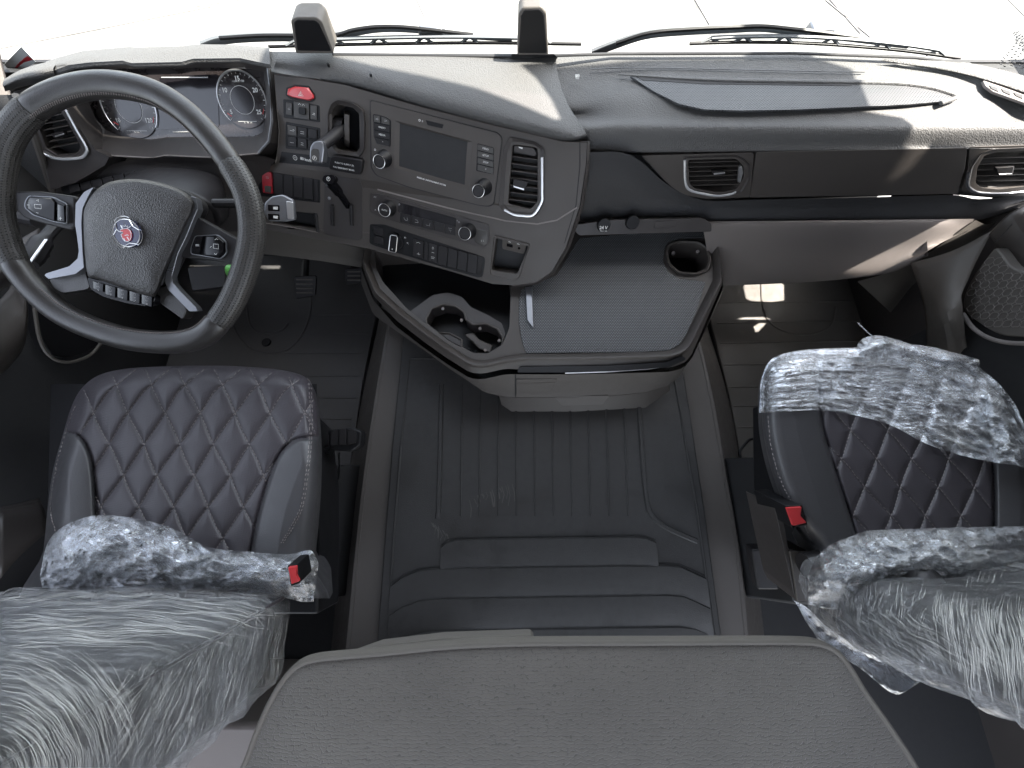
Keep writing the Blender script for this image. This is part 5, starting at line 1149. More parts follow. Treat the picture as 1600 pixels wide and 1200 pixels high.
b = B(); b.tube(cr([Z(530, 708, .17), Z(529, 745, .05), Z(520, 790, -.05), Z(505, 880, -.1)], 5), .0025, 6); b.done('control_cable', 'black', drv)

def box_round(b, x0, x1, y0, y1, z0, z1, lean=0., r=.035, n=14, bulge=.012):
    """padded block: rounded-rectangle section swept up with a gentle lean"""
    rows = []
    for k in range(n+1):
        t_ = k/n; z = z0+(z1-z0)*t_; s = 1-.10*(abs(t_-.45)*1.6)**3
        cx, cy = (x0+x1)/2, (y0+y1)/2-lean*t_; hx, hy = (x1-x0)/2*s, (y1-y0)/2*(1-.18*t_)
        hx += bulge*math.sin(math.pi*t_)
        if k in (0, n): hx -= r*.7; hy -= r*.7
        if k in (1, n-1): hx -= r*.12; hy -= r*.12
        sec = rp([(cx-hx, cy-hy), (cx+hx, cy-hy), (cx+hx, cy+hy), (cx-hx, cy+hy)], r, 5)
        rows.append([Vector((p[0], p[1], z)) for p in sec])
    g = b.sheet(rows, smooth=False, closed=True); b.f(g[0][::-1]); b.f(g[-1]); return rows
b = B(); box_round(b, -.865, -.372, -.262, -.135, .36, .90, lean=.03); b.done('backrest', 'seat_smooth', drv, sharp=60)
b = B(); pts = [V3(-.372, -.138-k*.004, .40+k*.035) for k in range(13)]; b.tube(pts, .003, 6); b.done('piping', 'seat_perf', drv)
def wrap_mesh(b, x0, x1, y0, y1, z0, z1, lean, seed, amp, r=.04):
    rows = []
    n = 70
    for k in range(n+1):
        t_ = k/n; z = z0+(z1-z0)*t_; s = 1-.10*(abs(t_-.45)*1.6)**3
        cx, cy = (x0+x1)/2, (y0+y1)/2-lean*t_; hx, hy = (x1-x0)/2*s, (y1-y0)/2*(1-.18*t_); hx += .012*math.sin(math.pi*t_)
        sec = rp([(cx-hx, cy-hy), (cx+hx, cy-hy), (cx+hx, cy+hy), (cx-hx, cy+hy)], r, 8)
        # subdivide the long sides so the film can wrinkle
        ring_ = []
        for i in range(len(sec)):
            a, c = sec[i], sec[(i+1) % len(sec)]; m_ = max(1, int(math.hypot(a[0]-c[0], a[1]-c[1])/.012))
            ring_ += [(a[0]+(c[0]-a[0])*q/m_, a[1]+(c[1]-a[1])*q/m_) for q in range(m_)]
        row_ = []
        for (x, y) in ring_:
            d = Vector((x-cx, y-cy, 0)).normalized()
            nn = 1-abs(noise.noise(Vector((x*9+z*14+seed, y*9+seed, z*26-x*10))))*2
            n2 = noise.noise(Vector((x*40, y*40+seed, z*70)))
            row_.append(Vector((x, y, z))+d*(.004+amp*max(0, nn)**2+amp*.3*n2))
        rows.append(row_)
    m_ = min(len(r_) for r_ in rows); rows = [r_[:m_] if len(r_) == m_ else [r_[int(i*len(r_)/m_)] for i in range(m_)] for r_ in rows]
    b.sheet(rows, smooth=False, closed=True)
b = B(); wrap_mesh(b, -.870, -.366, -.268, -.129, .37, .90, .03, 3.0, .008)
def fl_front(x, y): return (1, -.02+.0005*(x-150)+.0022*(y-930)*(1 if x > 250 else .2))
def fl_arc(x, y): return (y-1205, -(x-5)) if True else 0
def fl_side(x, y):
    k = max(0, min(1, (x-150)/280)); return (-.75+.62*k, 1.)
creases(b, fl_front, [(-10, 916), (380, 918), (330, 960), (180, 1000), (-10, 1020)], 420, 11, ln=(30, 200), rad=(.0003, .0009))
creases(b, lambda x, y: (1205-y, x+15), [(-10, 1010), (150, 1010), (185, 1090), (150, 1180), (-10, 1195)], 300, 12, ln=(50, 190), rad=(.0003, .0007))
creases(b, fl_side, [(200, 1035), (300, 1008), (400, 940), (450, 960), (445, 1060), (420, 1130), (190, 1170)], 340, 13, ln=(20, 110), rad=(.0003, .0007))
creases(b, lambda x, y: (1, .9), [(330, 925), (430, 915), (425, 960), (340, 985)], 60, 14, ln=(15, 60), rad=(.0003, .0006))
t = b.done('plastic_wrap', ['film_back', 'crease'], recalc=False, sharp=180)
tag(t, 'clear crinkled plastic film stretched over the driver seat backrest', 'plastic wrap')
# crumpled film bunched at the foot of that backrest
def crumple(b, top, bot, zlo, zhi, n=90, m_=26, seed=0., amp=.022, fr_=24, layers=1):
    T_ = crp(top, 8, False); Bo = crp(bot, 8, False)
    def samp(L_, t_):
        k = t_*(len(L_)-1); i = min(int(k), len(L_)-2); f_ = k-i; return (L_[i][0]*(1-f_)+L_[i+1][0]*f_, L_[i][1]*(1-f_)+L_[i+1][1]*f_)
    rows = []
    for j in range(m_+1):
        v_ = j/m_; row_ = []
        for i in range(n+1):
            u_ = i/n; a, c = samp(T_, u_), samp(Bo, u_); x = a[0]*(1-v_)+c[0]*v_; y = a[1]*(1-v_)+c[1]*v_
            z = zlo+(zhi-zlo)*math.sin(math.pi*min(1, v_*1.0+.08))*min(1, 6*u_, 6*(1-u_))
            q = Vector((x/90*fr_*.12+seed, y/60*fr_*.16, seed))
            rdg = 1-2*abs(noise.noise(q+noise.noise_vector(q*.7)*.9)); r2_ = 1-2*abs(noise.noise(q*3.1+Vector((7, 1, 3))))
            z += amp*(rdg-.35)+amp*.38*(r2_-.4)
            p = Z(x, y, z); row_.append(p)
        rows.append(row_)
    b.sheet(rows, smooth=False)
b = B(); crumple(b, [(62, 900), (74, 850), (100, 822), (145, 806), (200, 808), (260, 822), (300, 842), (330, 856), (390, 862), (450, 866), (485, 860), (498, 880)],
                 [(66, 918), (100, 922), (150, 923), (200, 924), (260, 924), (320, 924), (380, 924), (430, 930), (470, 940), (490, 940)], .375, .43, seed=1.3, amp=.020)
crumple(b, [(70, 895), (90, 850), (150, 815), (230, 828), (300, 850), (380, 872), (450, 876), (490, 875)],
        [(80, 922), (150, 924), (230, 925), (300, 925), (380, 926), (450, 930), (480, 940)], .37, .405, seed=6.1, amp=.018, n=70)
creases(b, lambda x, y: (1, .9*math.sin(x/31)+.5*math.sin(y/9)), [(70, 900), (80, 850), (140, 812), (210, 815), (300, 848), (440, 872), (488, 870), (480, 930), (100, 920)], 260, 31, ln=(12, 70), step=6, rad=(.0003, .0008))
t = b.done('plastic_wrap', ['film_crumple', 'crease'], recalc=False, sharp=180); tag(t, 'crumpled bunch of clear plastic film heaped at the rear of the driver seat cushion', 'plastic wrap')
def buckle(seat, px, z, w_=13, hgt=22, tilt=(0, -.35, .95), deep=.09, sk=0):
    x, y = px; P_ = Pl(Z(x, y, z), tilt)
    b = B(); body = [(x-w_, y-hgt*.5), (x+w_*.5, y-hgt*.55), (x+w_, y+hgt*.35), (x-w_*.45, y+hgt*.5)]
    b.slab(P_, rp(body, 2), -deep, 0); bk = b.done('seat_buckle', 'black', seat, bevel=.002)
    b = B(); b.taper(P_, rp([(x-w_+1, y-hgt*.42), (x+w_*.45, y-hgt*.47), (x+w_*.35, y-2), (x+w_*.9, y+hgt*.26), (x-w_*.35, y+hgt*.40)], 1.5), 0, .006, 1.0); b.done('release_button', 'red', bk)
    return bk
buckle(drv, (459, 900), .445, 10, 32, deep=.035)

# ---------------------------------------------------------------- passenger seat
pas = thing('passenger_seat', 'dark leather passenger seat with diamond quilting, film over its cushion and folded armrest', 'seat', Z(1420, 720, -.2))
outR = [(1292, 930), (1275, 860), (1250, 826), (1222, 780), (1204, 730), (1193, 680), (1190, 640), (1191, 600), (1198, 575), (1216, 558), (1260, 549), (1340, 546), (1430, 548), (1500, 562), (1545, 590), (1580, 630), (1604, 680), (1625, 740), (1638, 800), (1645, 870), (1648, 930)]
cL = crp([(1278, 540), (1281, 640), (1294, 700), (1312, 756), (1336, 832), (1350, 880), (1360, 930)], 5, False)+[(1150, 930), (1150, 540)]
cR = crp([(1530, 540), (1540, 640), (1551, 715), (1554, 770), (1554, 840), (1553, 930)], 5, False)+[(1720, 930), (1720, 540)]
surfR = make_cushion(pas, outR, [cL, cR], (1368.7, 717, .87, 56.5, -.40), 540, .365, 880)
b = B(); sm3 = [(1199, 590), (1200, 650), (1205, 700), (1220, 752), (1240, 790), (1258, 822), (1268, 850)]
seamline(b, sm3, surfR); b.done('edge_stitching', 'thread', pas)
g_ = [Z(1215, 620, .24), Z(1540, 610, .24), Z(1590, 700, .24), Z(1600, 900, .24), Z(1290, 900, .24), Z(1220, 760, .24)]
b = B(); b.prism(g_, [p+V3(0, 0, -.10) for p in g_]); b.done('seat_base', 'black', pas, bevel=.004)
b = B(); b.prism([V3(.62, .12, .15), V3(.95, .12, .15), V3(.95, -.2, .15), V3(.62, -.2, .15)], [V3(.60, .16, -.2), V3(.99, .16, -.2), V3(.99, -.24, -.2), V3(.60, -.24, -.2)]); b.done('seat_pedestal', 'black_matte', pas, bevel=.006)
b = B(); box_round(b, .492, 1.06, -.178, -.085, .40, .86, lean=.03, r=.03); b.done('backrest', 'seat_smooth', pas, sharp=60)
# folded armrest standing against the inner side
b = B(); pth = [Z(1290, 935, .41), Z(1350, 925, .455), Z(1420, 916, .50), Z(1468, 908, .53)]
P_ = cr(pth, 5); b.tube(P_, [.022]+[.027]*(len(P_)-3)+[.024, .014], 16, flat=1.15); b.done('armrest', 'seat_smooth', pas)
# side shield, buckle, recliner
SH = pl3(Z(1210, 790, .36), Z(1285, 890, .33), Z(1240, 975, .30))
b = B(); b.slab(SH, rp([(1209, 786), (1222, 800), (1232, 858), (1252, 862), (1272, 866), (1280, 905), (1268, 940), (1248, 942), (1240, 925), (1226, 865)], 3), -.09, 0); b.done('side_shield', 'panel_low', pas, bevel=.003)
b = B(); b.slab(SH, rp([(1234, 862), (1256, 862), (1262, 938), (1246, 940)], 2), 0, .004); b.done('shield_rib', 'panel', pas, bevel=.0015)
b = B(); b.tube([Z(1258, 885, .36), Z(1285, 880, .36)], .022, 14); b.done('recliner_boss', 'key', pas)
buckle(pas, (1245, 808), .39, 17, 34, deep=.09)
b = B(); RL = Pl(Z(1200, 880, .15), (-.3, -.2, 1)); b.slab(RL, rp([(1174, 858), (1210, 858), (1216, 885), (1218, 922), (1184, 922), (1178, 890)], 4), -.05, 0); b.done('seat_lever', 'key', pas, bevel=.006)
b = B(); wrap_mesh(b, .486, 1.066, -.190, -.078, .385, .86, .03, 8.0, .012, r=.05)
creases(b, lambda x, y: (1, -.06+.004*(y-835)), [(1330, 832), (1400, 826), (1610, 823), (1610, 880), (1480, 878), (1380, 862)], 210, 21, ln=(30, 150), rad=(.0003, .0009))
creases(b, lambda x, y: (-.5+.006*(y-870) if y < 950 else .15, 1), [(1450, 860), (1610, 845), (1610, 1050), (1500, 1030), (1470, 960)], 360, 22, ln=(20, 120), rad=(.0003, .0009))
creases(b, lambda x, y: (-.18, 1), [(1266, 890), (1330, 840), (1450, 860), (1450, 960), (1270, 950)], 90, 23, ln=(20, 70), rad=(.0003, .0008))
creases(b, lambda x, y: (1, .62), [(1272, 955), (1450, 945), (1560, 1020), (1500, 1045), (1370, 1028), (1290, 985)], 150, 24, ln=(20, 110), rad=(.0003, .0007))
t = b.done('plastic_wrap', ['film_back', 'crease'], recalc=False, sharp=180)
tag(t, 'clear crinkled plastic film over the passenger seat backrest and armrest', 'plastic wrap')
b = B(); crumple(b, [(1262, 900), (1275, 872), (1300, 850), (1330, 838), (1360, 829), (1430, 826), (1500, 824), (1610, 822)], [(1264, 945), (1300, 952), (1350, 948), (1400, 944), (1450, 940), (1490, 936), (1540, 930), (1610, 925)], .44, .53, seed=12.5, amp=.016, n=100, m_=30)
creases(b, lambda x, y: (1, .9*math.sin(x/27)+.6*math.sin(y/8)), [(1270, 930), (1290, 870), (1360, 835), (1600, 828), (1600, 920), (1300, 945)], 150, 32, ln=(12, 60), step=6)
t = b.done('plastic_wrap', ['film_crumple', 'crease'], recalc=False, sharp=180); tag(t, 'crumpled plastic film standing off the passenger seat folded armrest', 'plastic wrap')
# film over the front of the passenger cushion
def film_on(surf, top, bot, n, m_, amp, seed, lift, loose=0):
    b = B(); T_ = crp(top, 8, False); Bo = crp(bot, 8, False); rows = []
    def samp(L_, t_):
        k = t_*(len(L_)-1); i = min(int(k), len(L_)-2); f_ = k-i; return (L_[i][0]*(1-f_)+L_[i+1][0]*f_, L_[i][1]*(1-f_)+L_[i+1][1]*f_)
    for j in range(m_+1):
        v_ = j/m_; row_ = []
        for i in range(n+1):
            u_ = i/n; a, c = samp(T_, u_), samp(Bo, u_); x = a[0]*(1-v_)+c[0]*v_; y = a[1]*(1-v_)+c[1]*v_
            s = surf(x, y)[0].z; q = Vector((u_*3.2+seed, v_*16-u_*5, seed)); rdg = 1-2*abs(noise.noise(q))
            lo_ = loose*max(0, u_-.55)*2.2; q2 = Vector((u_*18, v_*12, seed+4)); r2_ = 1-2*abs(noise.noise(q2+noise.noise_vector(q2*.6)))
            row_.append(Z(x, y, max(s, surf_z0)+lift+amp*max(0, rdg)**2+lo_*(.012+.020*r2_)))
        rows.append(row_)
    b.sheet(rows, smooth=False); return b
surf_z0 = .335
b = film_on(surfR, [(1188, 600), (1196, 574), (1214, 556), (1262, 546), (1338, 543), (1400, 538), (1450, 541), (1500, 556), (1548, 588), (1585, 630), (1612, 690), (1625, 730)],
            [(1186, 645), (1200, 645), (1240, 642), (1280, 641), (1320, 646), (1362, 655), (1400, 668), (1440, 690), (1490, 708), (1540, 720), (1590, 728), (1630, 740)], 120, 40, .005, 2.2, .005, loose=1)
creases(b, lambda x, y: (1, .16+.0006*(x-1200)), [(1196, 580), (1262, 550), (1440, 548), (1500, 700), (1400, 665), (1280, 640), (1196, 640)], 190, 41, ln=(30, 170))
creases(b, lambda x, y: (1, .9*math.sin(x/21)+.8*math.sin(y/13)), [(1430, 560), (1540, 590), (1600, 690), (1590, 725), (1480, 700)], 200, 42, ln=(10, 50), step=6)
t = b.done('plastic_wrap', ['film_right', 'crease'], recalc=False, sharp=180); tag(t, 'streaky clear plastic film pulled tight over the front of the passenger seat cushion', 'plastic wrap')
b = B(); crumple(b, [(1342, 552), (1339, 540), (1350, 528), (1372, 524), (1400, 530), (1440, 543), (1480, 548), (1530, 562)], [(1342, 556), (1355, 558), (1375, 560), (1400, 560), (1440, 565), (1480, 572), (1510, 580), (1532, 590)], .365, .40, n=50, m_=14, seed=4.4, amp=.016)
b.tube(cr([Z(x, y, .40) for x, y in [(1365, 527), (1352, 516), (1346, 510), (1340, 504)]], 4), .0012, 5)
t = b.done('plastic_wrap', 'film_crumple', recalc=False, sharp=180); tag(t, 'gathered tuft of plastic film with a twisted tail at the front of the passenger seat', 'plastic wrap')
b = B(); crumple(b, [(1240, 938), (1262, 950), (1300, 985), (1370, 1022), (1450, 1034), (1530, 1040), (1600, 1050)], [(1246, 946), (1262, 975), (1290, 1010), (1345, 1045), (1400, 1085), (1440, 1060), (1480, 1042)], .34, .30, n=60, m_=14, seed=14.4, amp=.012)
t = b.done('plastic_wrap', 'film_loose', recalc=False, sharp=180); tag(t, 'torn loose hem of plastic film hanging below the passenger seat backrest', 'plastic wrap')

# ---------------------------------------------------------------- bunk cushion in the foreground
bk_ = thing('sleeper_bunk', 'grey woven fabric bunk cushion with piped rounded edge in the foreground', 'bunk', Z(900, 1100, .42))
pipe = [(330, 1300), (380, 1200), (403, 1140), (425, 1092), (445, 1060), (465, 1040), (492, 1030), (540, 1025), (600, 1020), (700, 1010), (820, 1005), (1000, 1004), (1150, 1003), (1240, 1003), (1280, 1006), (1305, 1017), (1325, 1040), (1350, 1080), (1392, 1140), (1430, 1200), (1480, 1300)]
BZ = .50
pp = crp(pipe, 5, False)
xs2 = [V3(-.46, -.90, BZ), V3(-.43, -.60, BZ)]+[Z(x, y, BZ) for x, y in pp]+[V3(.56, -.60, BZ), V3(.60, -.90, BZ)]
b = B(); cenb = V3(.07, -.60, BZ); rows = []
for k in (1.0, .985, .95, .88, .75, .55, .3, .02):
    rows.append([cenb.lerp(p, k)+V3(0, 0, .016*(1-k**6)+.0) for p in xs2])
b.sheet(rows, nu=2, nv=3); b.done('cushion_top', 'fabric', bk_, sharp=80)
b = B(); b.tube([p+V3(0, 0, .001) for p in cr(xs2, 2)], .0035, 8); b.done('piping', 'fabric_plain', bk_)
b = B(); out_ = []
f0 = xs2; f1 = [p+(p-cenb).normalized()*.004+V3(0, 0, -.008) for p in xs2]; f2 = [p+(p-cenb).normalized()*.001+V3(0, 0, -.020) for p in xs2]; f3 = [p-(p-cenb).normalized()*.03+V3(0, 0, -.06) for p in xs2]
b.sheet([f0, f1, f2, f3], nu=1, nv=3); b.done('cushion_border', 'fabric_plain', bk_, sharp=80)
b = B(); q = zz([(545, 1024, .452), (590, 1008, .452), (690, 996, .452), (830, 991, .452), (836, 999, .452), (700, 1015, .452)]); b.prism(q, [p+V3(0, 0, -.03) for p in q]); t = b.done('bunk_edge_pad', 'fabric_plain', bevel=.008, seg=3); tag(t, 'slim pale fabric pad edge peeking out in front of the bunk cushion', 'pad')
b = B(); q = [V3(-1.28, -.40, .18), V3(-.1, -.40, .18), V3(-.1, -1.1, .18), V3(-1.28, -1.1, .18)]; b.prism(q, [p+V3(0, 0, -.35) for p in q]); b.done('bunk_base', 'trim_grey', bk_, bevel=.01)
# ================================================================ FLOOR MATS, DOORS, SMALL THINGS
mat_ = thing('floor_mat', 'black ribbed rubber mat covering the middle of the cab floor', 'floor mat', Z(860, 900, 0))
mz = .016
b = B(); mo = [(630, 520), (1058, 520), (1078, 640), (1102, 800), (1130, 1010), (1140, 1100), (580, 1100), (588, 1010), (600, 850), (612, 700)]
b.zslab(rp(mo, 5), .002, mz); b.done('mat_sheet', 'rubber', mat_, bevel=.004)
b = B(); io = [(640, 560), (1048, 560), (1066, 660), (1090, 800), (1117, 1000), (1124, 1090), (602, 1090), (606, 1000), (614, 850), (626, 700)]
b.tube([Z(x, y, mz+.001) for x, y in io], .0035, 6, closed=True, flat=.6, up=(0, 0, 1)); b.done('mat_border', 'rubber', mat_)
for k in range(10):
    xt = 722+k*28.0; xb = 720+k*29.0
    b = B(); b.tube([Z(xt, 600, mz), Z((xt+xb)/2, 700, mz), Z(xb, 806, mz)], [.0034, .0034, .0024], 6, flat=.9, up=(0, 0, 1)); b.done('mat_rib', 'rubber', mat_)
def broad(pts, w_, th=.005, nm='mat_ridge', m_='rubber', z=mz):
    b = B(); P_ = cr([Z(x, y, z) for x, y in pts], 5); a = []
    N = len(P_)
    for i in range(N):
        t_ = (P_[min(i+1, N-1)]-P_[max(i-1, 0)]); sd = t_.cross(V3(0, 0, 1)).normalized()*w_*.5; k = min(1, i/3+.2, (N-1-i)/3+.2)
        a.append([b.V(P_[i]-sd), b.V(P_[i]-sd*.6+V3(0, 0, th*k)), b.V(P_[i]+sd*.6+V3(0, 0, th*k)), b.V(P_[i]+sd)])
    for i in range(N-1):
        for k in range(3): b.f([a[i][k], a[i+1][k], a[i+1][k+1], a[i][k+1]])
    return b.done(nm, m_, mat_, sharp=30)
broad([(996, 600), (1004, 720), (1010, 780), (1018, 805), (1040, 824), (1090, 846)], .014)
broad([(690, 600), (688, 700), (686, 780), (684, 810)], .014)
def step(pts, drop=.006):
    """raised tread: a broad low slab whose rear edge falls away"""
    b = B(); P_ = [Z(x, y, mz) for x, y in pts]; n = len(P_)
    a0 = [b.V(p) for p in P_]; a1 = [b.V(p+V3(0, -.004, drop)) for p in P_]; a2 = [b.V(p+V3(0, -.062, drop*.9)) for p in P_]; a3 = [b.V(p+V3(0, -.078, 0)) for p in P_]
    for x, y in ((a0, a1), (a1, a2), (a2, a3)): b.loop(x, y, False)
    b.done('mat_tread', 'rubber', mat_, sharp=25)
    b = B(); b.stroke([p+V3(0, .003, .0004) for p in P_], .005, (0, 0, 1), .0004); b.done('tread_groove', 'black_matte', mat_)
step([(690, 853), (700, 845), (715, 842), (990, 838), (1010, 840), (1024, 846)])
step([(611, 914), (630, 900), (655, 890), (680, 887), (1040, 882), (1062, 884), (1080, 892), (1102, 902)])
step([(609, 960), (630, 946), (655, 937), (680, 934), (1044, 928), (1068, 930), (1086, 938), (1108, 948)])
step([(618, 1003), (640, 992), (665, 986), (690, 984), (1060, 977), (1085, 980), (1104, 988)])
# grey dusty shoe scuffs pressed on the mat
def scuff(cx, cy, n, dx, dy, w_, seed):
    b = B(); rnd = random.Random(seed)
    for k in range(n):
        x = cx+dx*k+rnd.uniform(-2, 2); y = cy+dy*k+rnd.uniform(-2, 2); L = rnd.uniform(6, w_)
        b.stroke([Z(x, y, mz+.0006), Z(x+rnd.uniform(2, 5), y+L*.5, mz+.0006), Z(x+rnd.uniform(-2, 5), y+L, mz+.0006)], rnd.uniform(.0015, .004), (0, 0, 1), .0001)
    b.done('dust_scuff', 'dust', mat_)
scuff(735, 780, 14, 5, -2, 34, 1); scuff(672, 815, 8, 4, 3, 26, 2); scuff(690, 855, 7, 7, .5, 14, 3); scuff(912, 890, 5, 6, 1, 18, 4)

# footwell mats with cross ribs
def well_mat(name, label, outline, z, ribs, arch, rm='rubber_well'):
    t_ = thing(name, label, 'floor mat', Z(outline[0][0], outline[0][1], z))
    b = B(); b.zslab(rp(outline, 4), z-.01, z); b.done('mat_sheet', rm, t_, bevel=.003)
    for r_ in ribs:
        b = B(); b.tube([Z(x, y, z) for x, y in r_], .0028, 6, flat=.7, up=(0, 0, 1)); b.done('mat_rib', rm, t_)
    for a_ in arch:
        b = B(); b.tube(cr([Z(x, y, z+.001) for x, y in a_], 5), .004, 6, flat=.6, up=(0, 0, 1)); b.done('heel_ridge', rm, t_)
    return t_
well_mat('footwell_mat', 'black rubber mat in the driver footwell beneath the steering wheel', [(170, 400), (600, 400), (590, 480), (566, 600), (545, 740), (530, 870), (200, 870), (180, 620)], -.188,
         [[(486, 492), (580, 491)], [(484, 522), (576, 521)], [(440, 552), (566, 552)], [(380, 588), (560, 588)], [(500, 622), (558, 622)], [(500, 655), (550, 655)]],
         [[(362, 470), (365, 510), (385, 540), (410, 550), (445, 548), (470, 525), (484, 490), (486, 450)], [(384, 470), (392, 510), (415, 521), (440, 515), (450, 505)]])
t_ = bpy.data.objects['footwell_mat']
b = B(); b.disc(Pl(Z(415, 534, -.186), (0, 0, 1)), 415, 534, .016, -.002, .006); b.done('mat_stud', 'black', t_, bevel=.002)
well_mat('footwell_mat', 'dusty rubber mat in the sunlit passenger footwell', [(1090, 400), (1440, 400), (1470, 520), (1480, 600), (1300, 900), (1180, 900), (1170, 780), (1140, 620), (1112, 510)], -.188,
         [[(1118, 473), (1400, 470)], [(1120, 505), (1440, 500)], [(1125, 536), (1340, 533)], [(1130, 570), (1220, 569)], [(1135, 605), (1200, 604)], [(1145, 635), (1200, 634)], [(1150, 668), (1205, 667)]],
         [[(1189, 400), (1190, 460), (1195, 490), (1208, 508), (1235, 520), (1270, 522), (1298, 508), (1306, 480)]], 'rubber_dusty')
# recessed hatch beside the passenger seat
b = B(); b.tube([Z(x, y, -.186) for x, y in rp([(1155, 705), (1170, 686), (1230, 684), (1230, 775), (1180, 775), (1166, 760)], 5)], .004, 6, closed=True); b.m(0); t = b.done('floor_hatch', 'black'); tag(t, 'black rimmed floor hatch beside the passenger seat', 'hatch')
# pedals
def pedal(label, quad, z, n_):
    t_ = thing('pedal', label, 'pedal', Z(quad[0][0], quad[0][1], -.2))
    P_ = pl3(Z(*quad[0], z+.04), Z(*quad[1], z+.04), Z(*quad[2], z)); b = B(); b.slab(P_, rp(quad, 4), -.012, 0); b.done('pedal_pad', 'key', t_, bevel=.003)
    for k in range(n_):
        y = quad[0][1]+(quad[2][1]-quad[0][1])*(k+.7)/(n_+.4); b = B(); b.tube([P_.at(quad[0][0]+5, y, .001), P_.at(quad[1][0]-5, y, .001)], .0025, 6); b.done('grip_bar', 'trim_dark', t_)
    cx = (quad[0][0]+quad[1][0])/2; b = B(); b.tube([P_.at(cx, quad[0][1]+8, -.01), P_.at(cx, quad[0][1]-2, -.02)+V3(0, .12, .02)], .012, 8); b.done('pedal_arm', 'black', t_)
pedal('black brake pedal in the driver footwell', [(458, 432), (494, 430), (492, 462), (462, 468)], -.08, 4)
pedal('black accelerator pedal half hidden beside the console', [(538, 420), (568, 418), (566, 442), (540, 446)], -.08, 3)

# ---- left door
HWL = -1.215
dl = thing('cab_door', 'dark driver door panel with pull handle and speaker beside the steering wheel', 'door', (HWL, .3, -.2))
DLP = Pl((HWL, .3, .2), (1, 0, .12), (0, -1, 0))
def xl(L, x): return [X(px, py, x) for px, py in L]
b = B(); b.sheet([[V3(-1.24, .78, -.2), V3(-1.24, .4, -.2), V3(-1.24, -.3, -.2)], [V3(-1.20, .86, .12), V3(-1.21, .4, .12), V3(-1.21, -.3, .12)], [V3(-1.23, .92, .40), V3(-1.24, .4, .40), V3(-1.24, -.3, .40)], [V3(-1.25, .95, .62), V3(-1.26, .4, .62), V3(-1.26, -.3, .62)]], nu=5, nv=5); b.done('door_panel', 'black_matte', dl)
b = B(); b.sheet([xl([(-40, 500), (-10, 478), (12, 455), (22, 432), (20, 415)], -1.14), xl([(-30, 560), (8, 545), (34, 520), (41, 490), (40, 455)], -1.12), xl([(-30, 600), (5, 582), (36, 545), (44, 500), (42, 450)], -1.16)], nu=5, nv=4); b.done('pull_handle', 'panel', dl, solid=.01)
b = B(); b.sheet([xl([(-30, 420), (0, 405), (30, 378), (60, 360)], -1.10), xl([(-30, 440), (2, 428), (34, 402), (66, 380)], -1.09), xl([(-30, 456), (5, 442), (36, 418), (70, 396)], -1.13)], nu=5, nv=4); b.done('door_armrest', 'panel_low', dl, solid=.01)
b = B(); gr_ = [X(x, y, -1.19) for x, y in crp([(58, 470), (90, 478), (130, 500), (158, 530), (140, 548), (108, 558), (80, 552), (62, 520)], 4)]; b.prism(gr_, [p-V3(.03, 0, 0) for p in gr_]); b.done('speaker_grille', 'black', dl, bevel=.003)
b = B(); b.tube(cr([X(x, y, -1.185) for x, y in [(52, 468), (62, 530), (80, 558), (108, 566), (142, 554), (162, 530)]], 5), .004, 6); b.done('grille_rim', 'trim_dark', dl)
b = B(); b.sheet([xl([(0, 792), (30, 786), (60, 778)], -1.12), xl([(0, 812), (30, 806), (70, 798)], -1.05), xl([(0, 905), (30, 870), (75, 830)], -1.02)], nu=4, nv=4); b.done('door_pocket', 'panel_low', dl, solid=.01)
# left pillar trim
def strip(name, label, L0, L1, L2, m_, parent=None):
    b = B(); b.sheet([L0, L1, L2], nu=5, nv=4); t_ = b.done(name, m_, parent, solid=.006)
    if parent is None: tag(t_, label, 'trim')
    return t_
strip('pillar_trim', 'grey brown pillar trim rising beyond the driver seat', [Y(x, y, .76-k*.09) for k, (x, y) in enumerate([(150, 440), (165, 500), (178, 560), (182, 620)])], [Y(x, y, .74-k*.09) for k, (x, y) in enumerate([(176, 440), (192, 500), (204, 560), (206, 620)])], [Y(x, y, .76-k*.09) for k, (x, y) in enumerate([(200, 440), (218, 500), (232, 560), (234, 620)])], 'trim_dark')
strip('windscreen_pillar', 'pale windscreen pillar trim at the left edge of the dashboard', [Y(-40, 60, 1.0), Y(-30, 120, .95), Y(-26, 180, .90)], [Y(-8, 62, .99), Y(4, 112, .95), Y(14, 160, .90)], [Y(0, 80, 1.0), Y(10, 125, .97), Y(24, 160, .94)], 'trim_grey')
b = B(); b.sheet([[Y(-20, 150, .87), Y(10, 148, .88), Y(30, 150, .88)], [Y(-20, 230, .82), Y(20, 225, .83), Y(60, 228, .83)], [Y(-20, 330, .78), Y(30, 320, .79), Y(80, 310, .79)]], nu=4, nv=4); b.done('side_fascia', 'pad_dark', dash)
b = B(); b.tube(cr([Y(x, y, .80) for x, y in [(26, 150), (48, 196), (66, 250), (82, 300)]], 5), .007, 8); b.done('fascia_edge', 'trim_dark', dash)
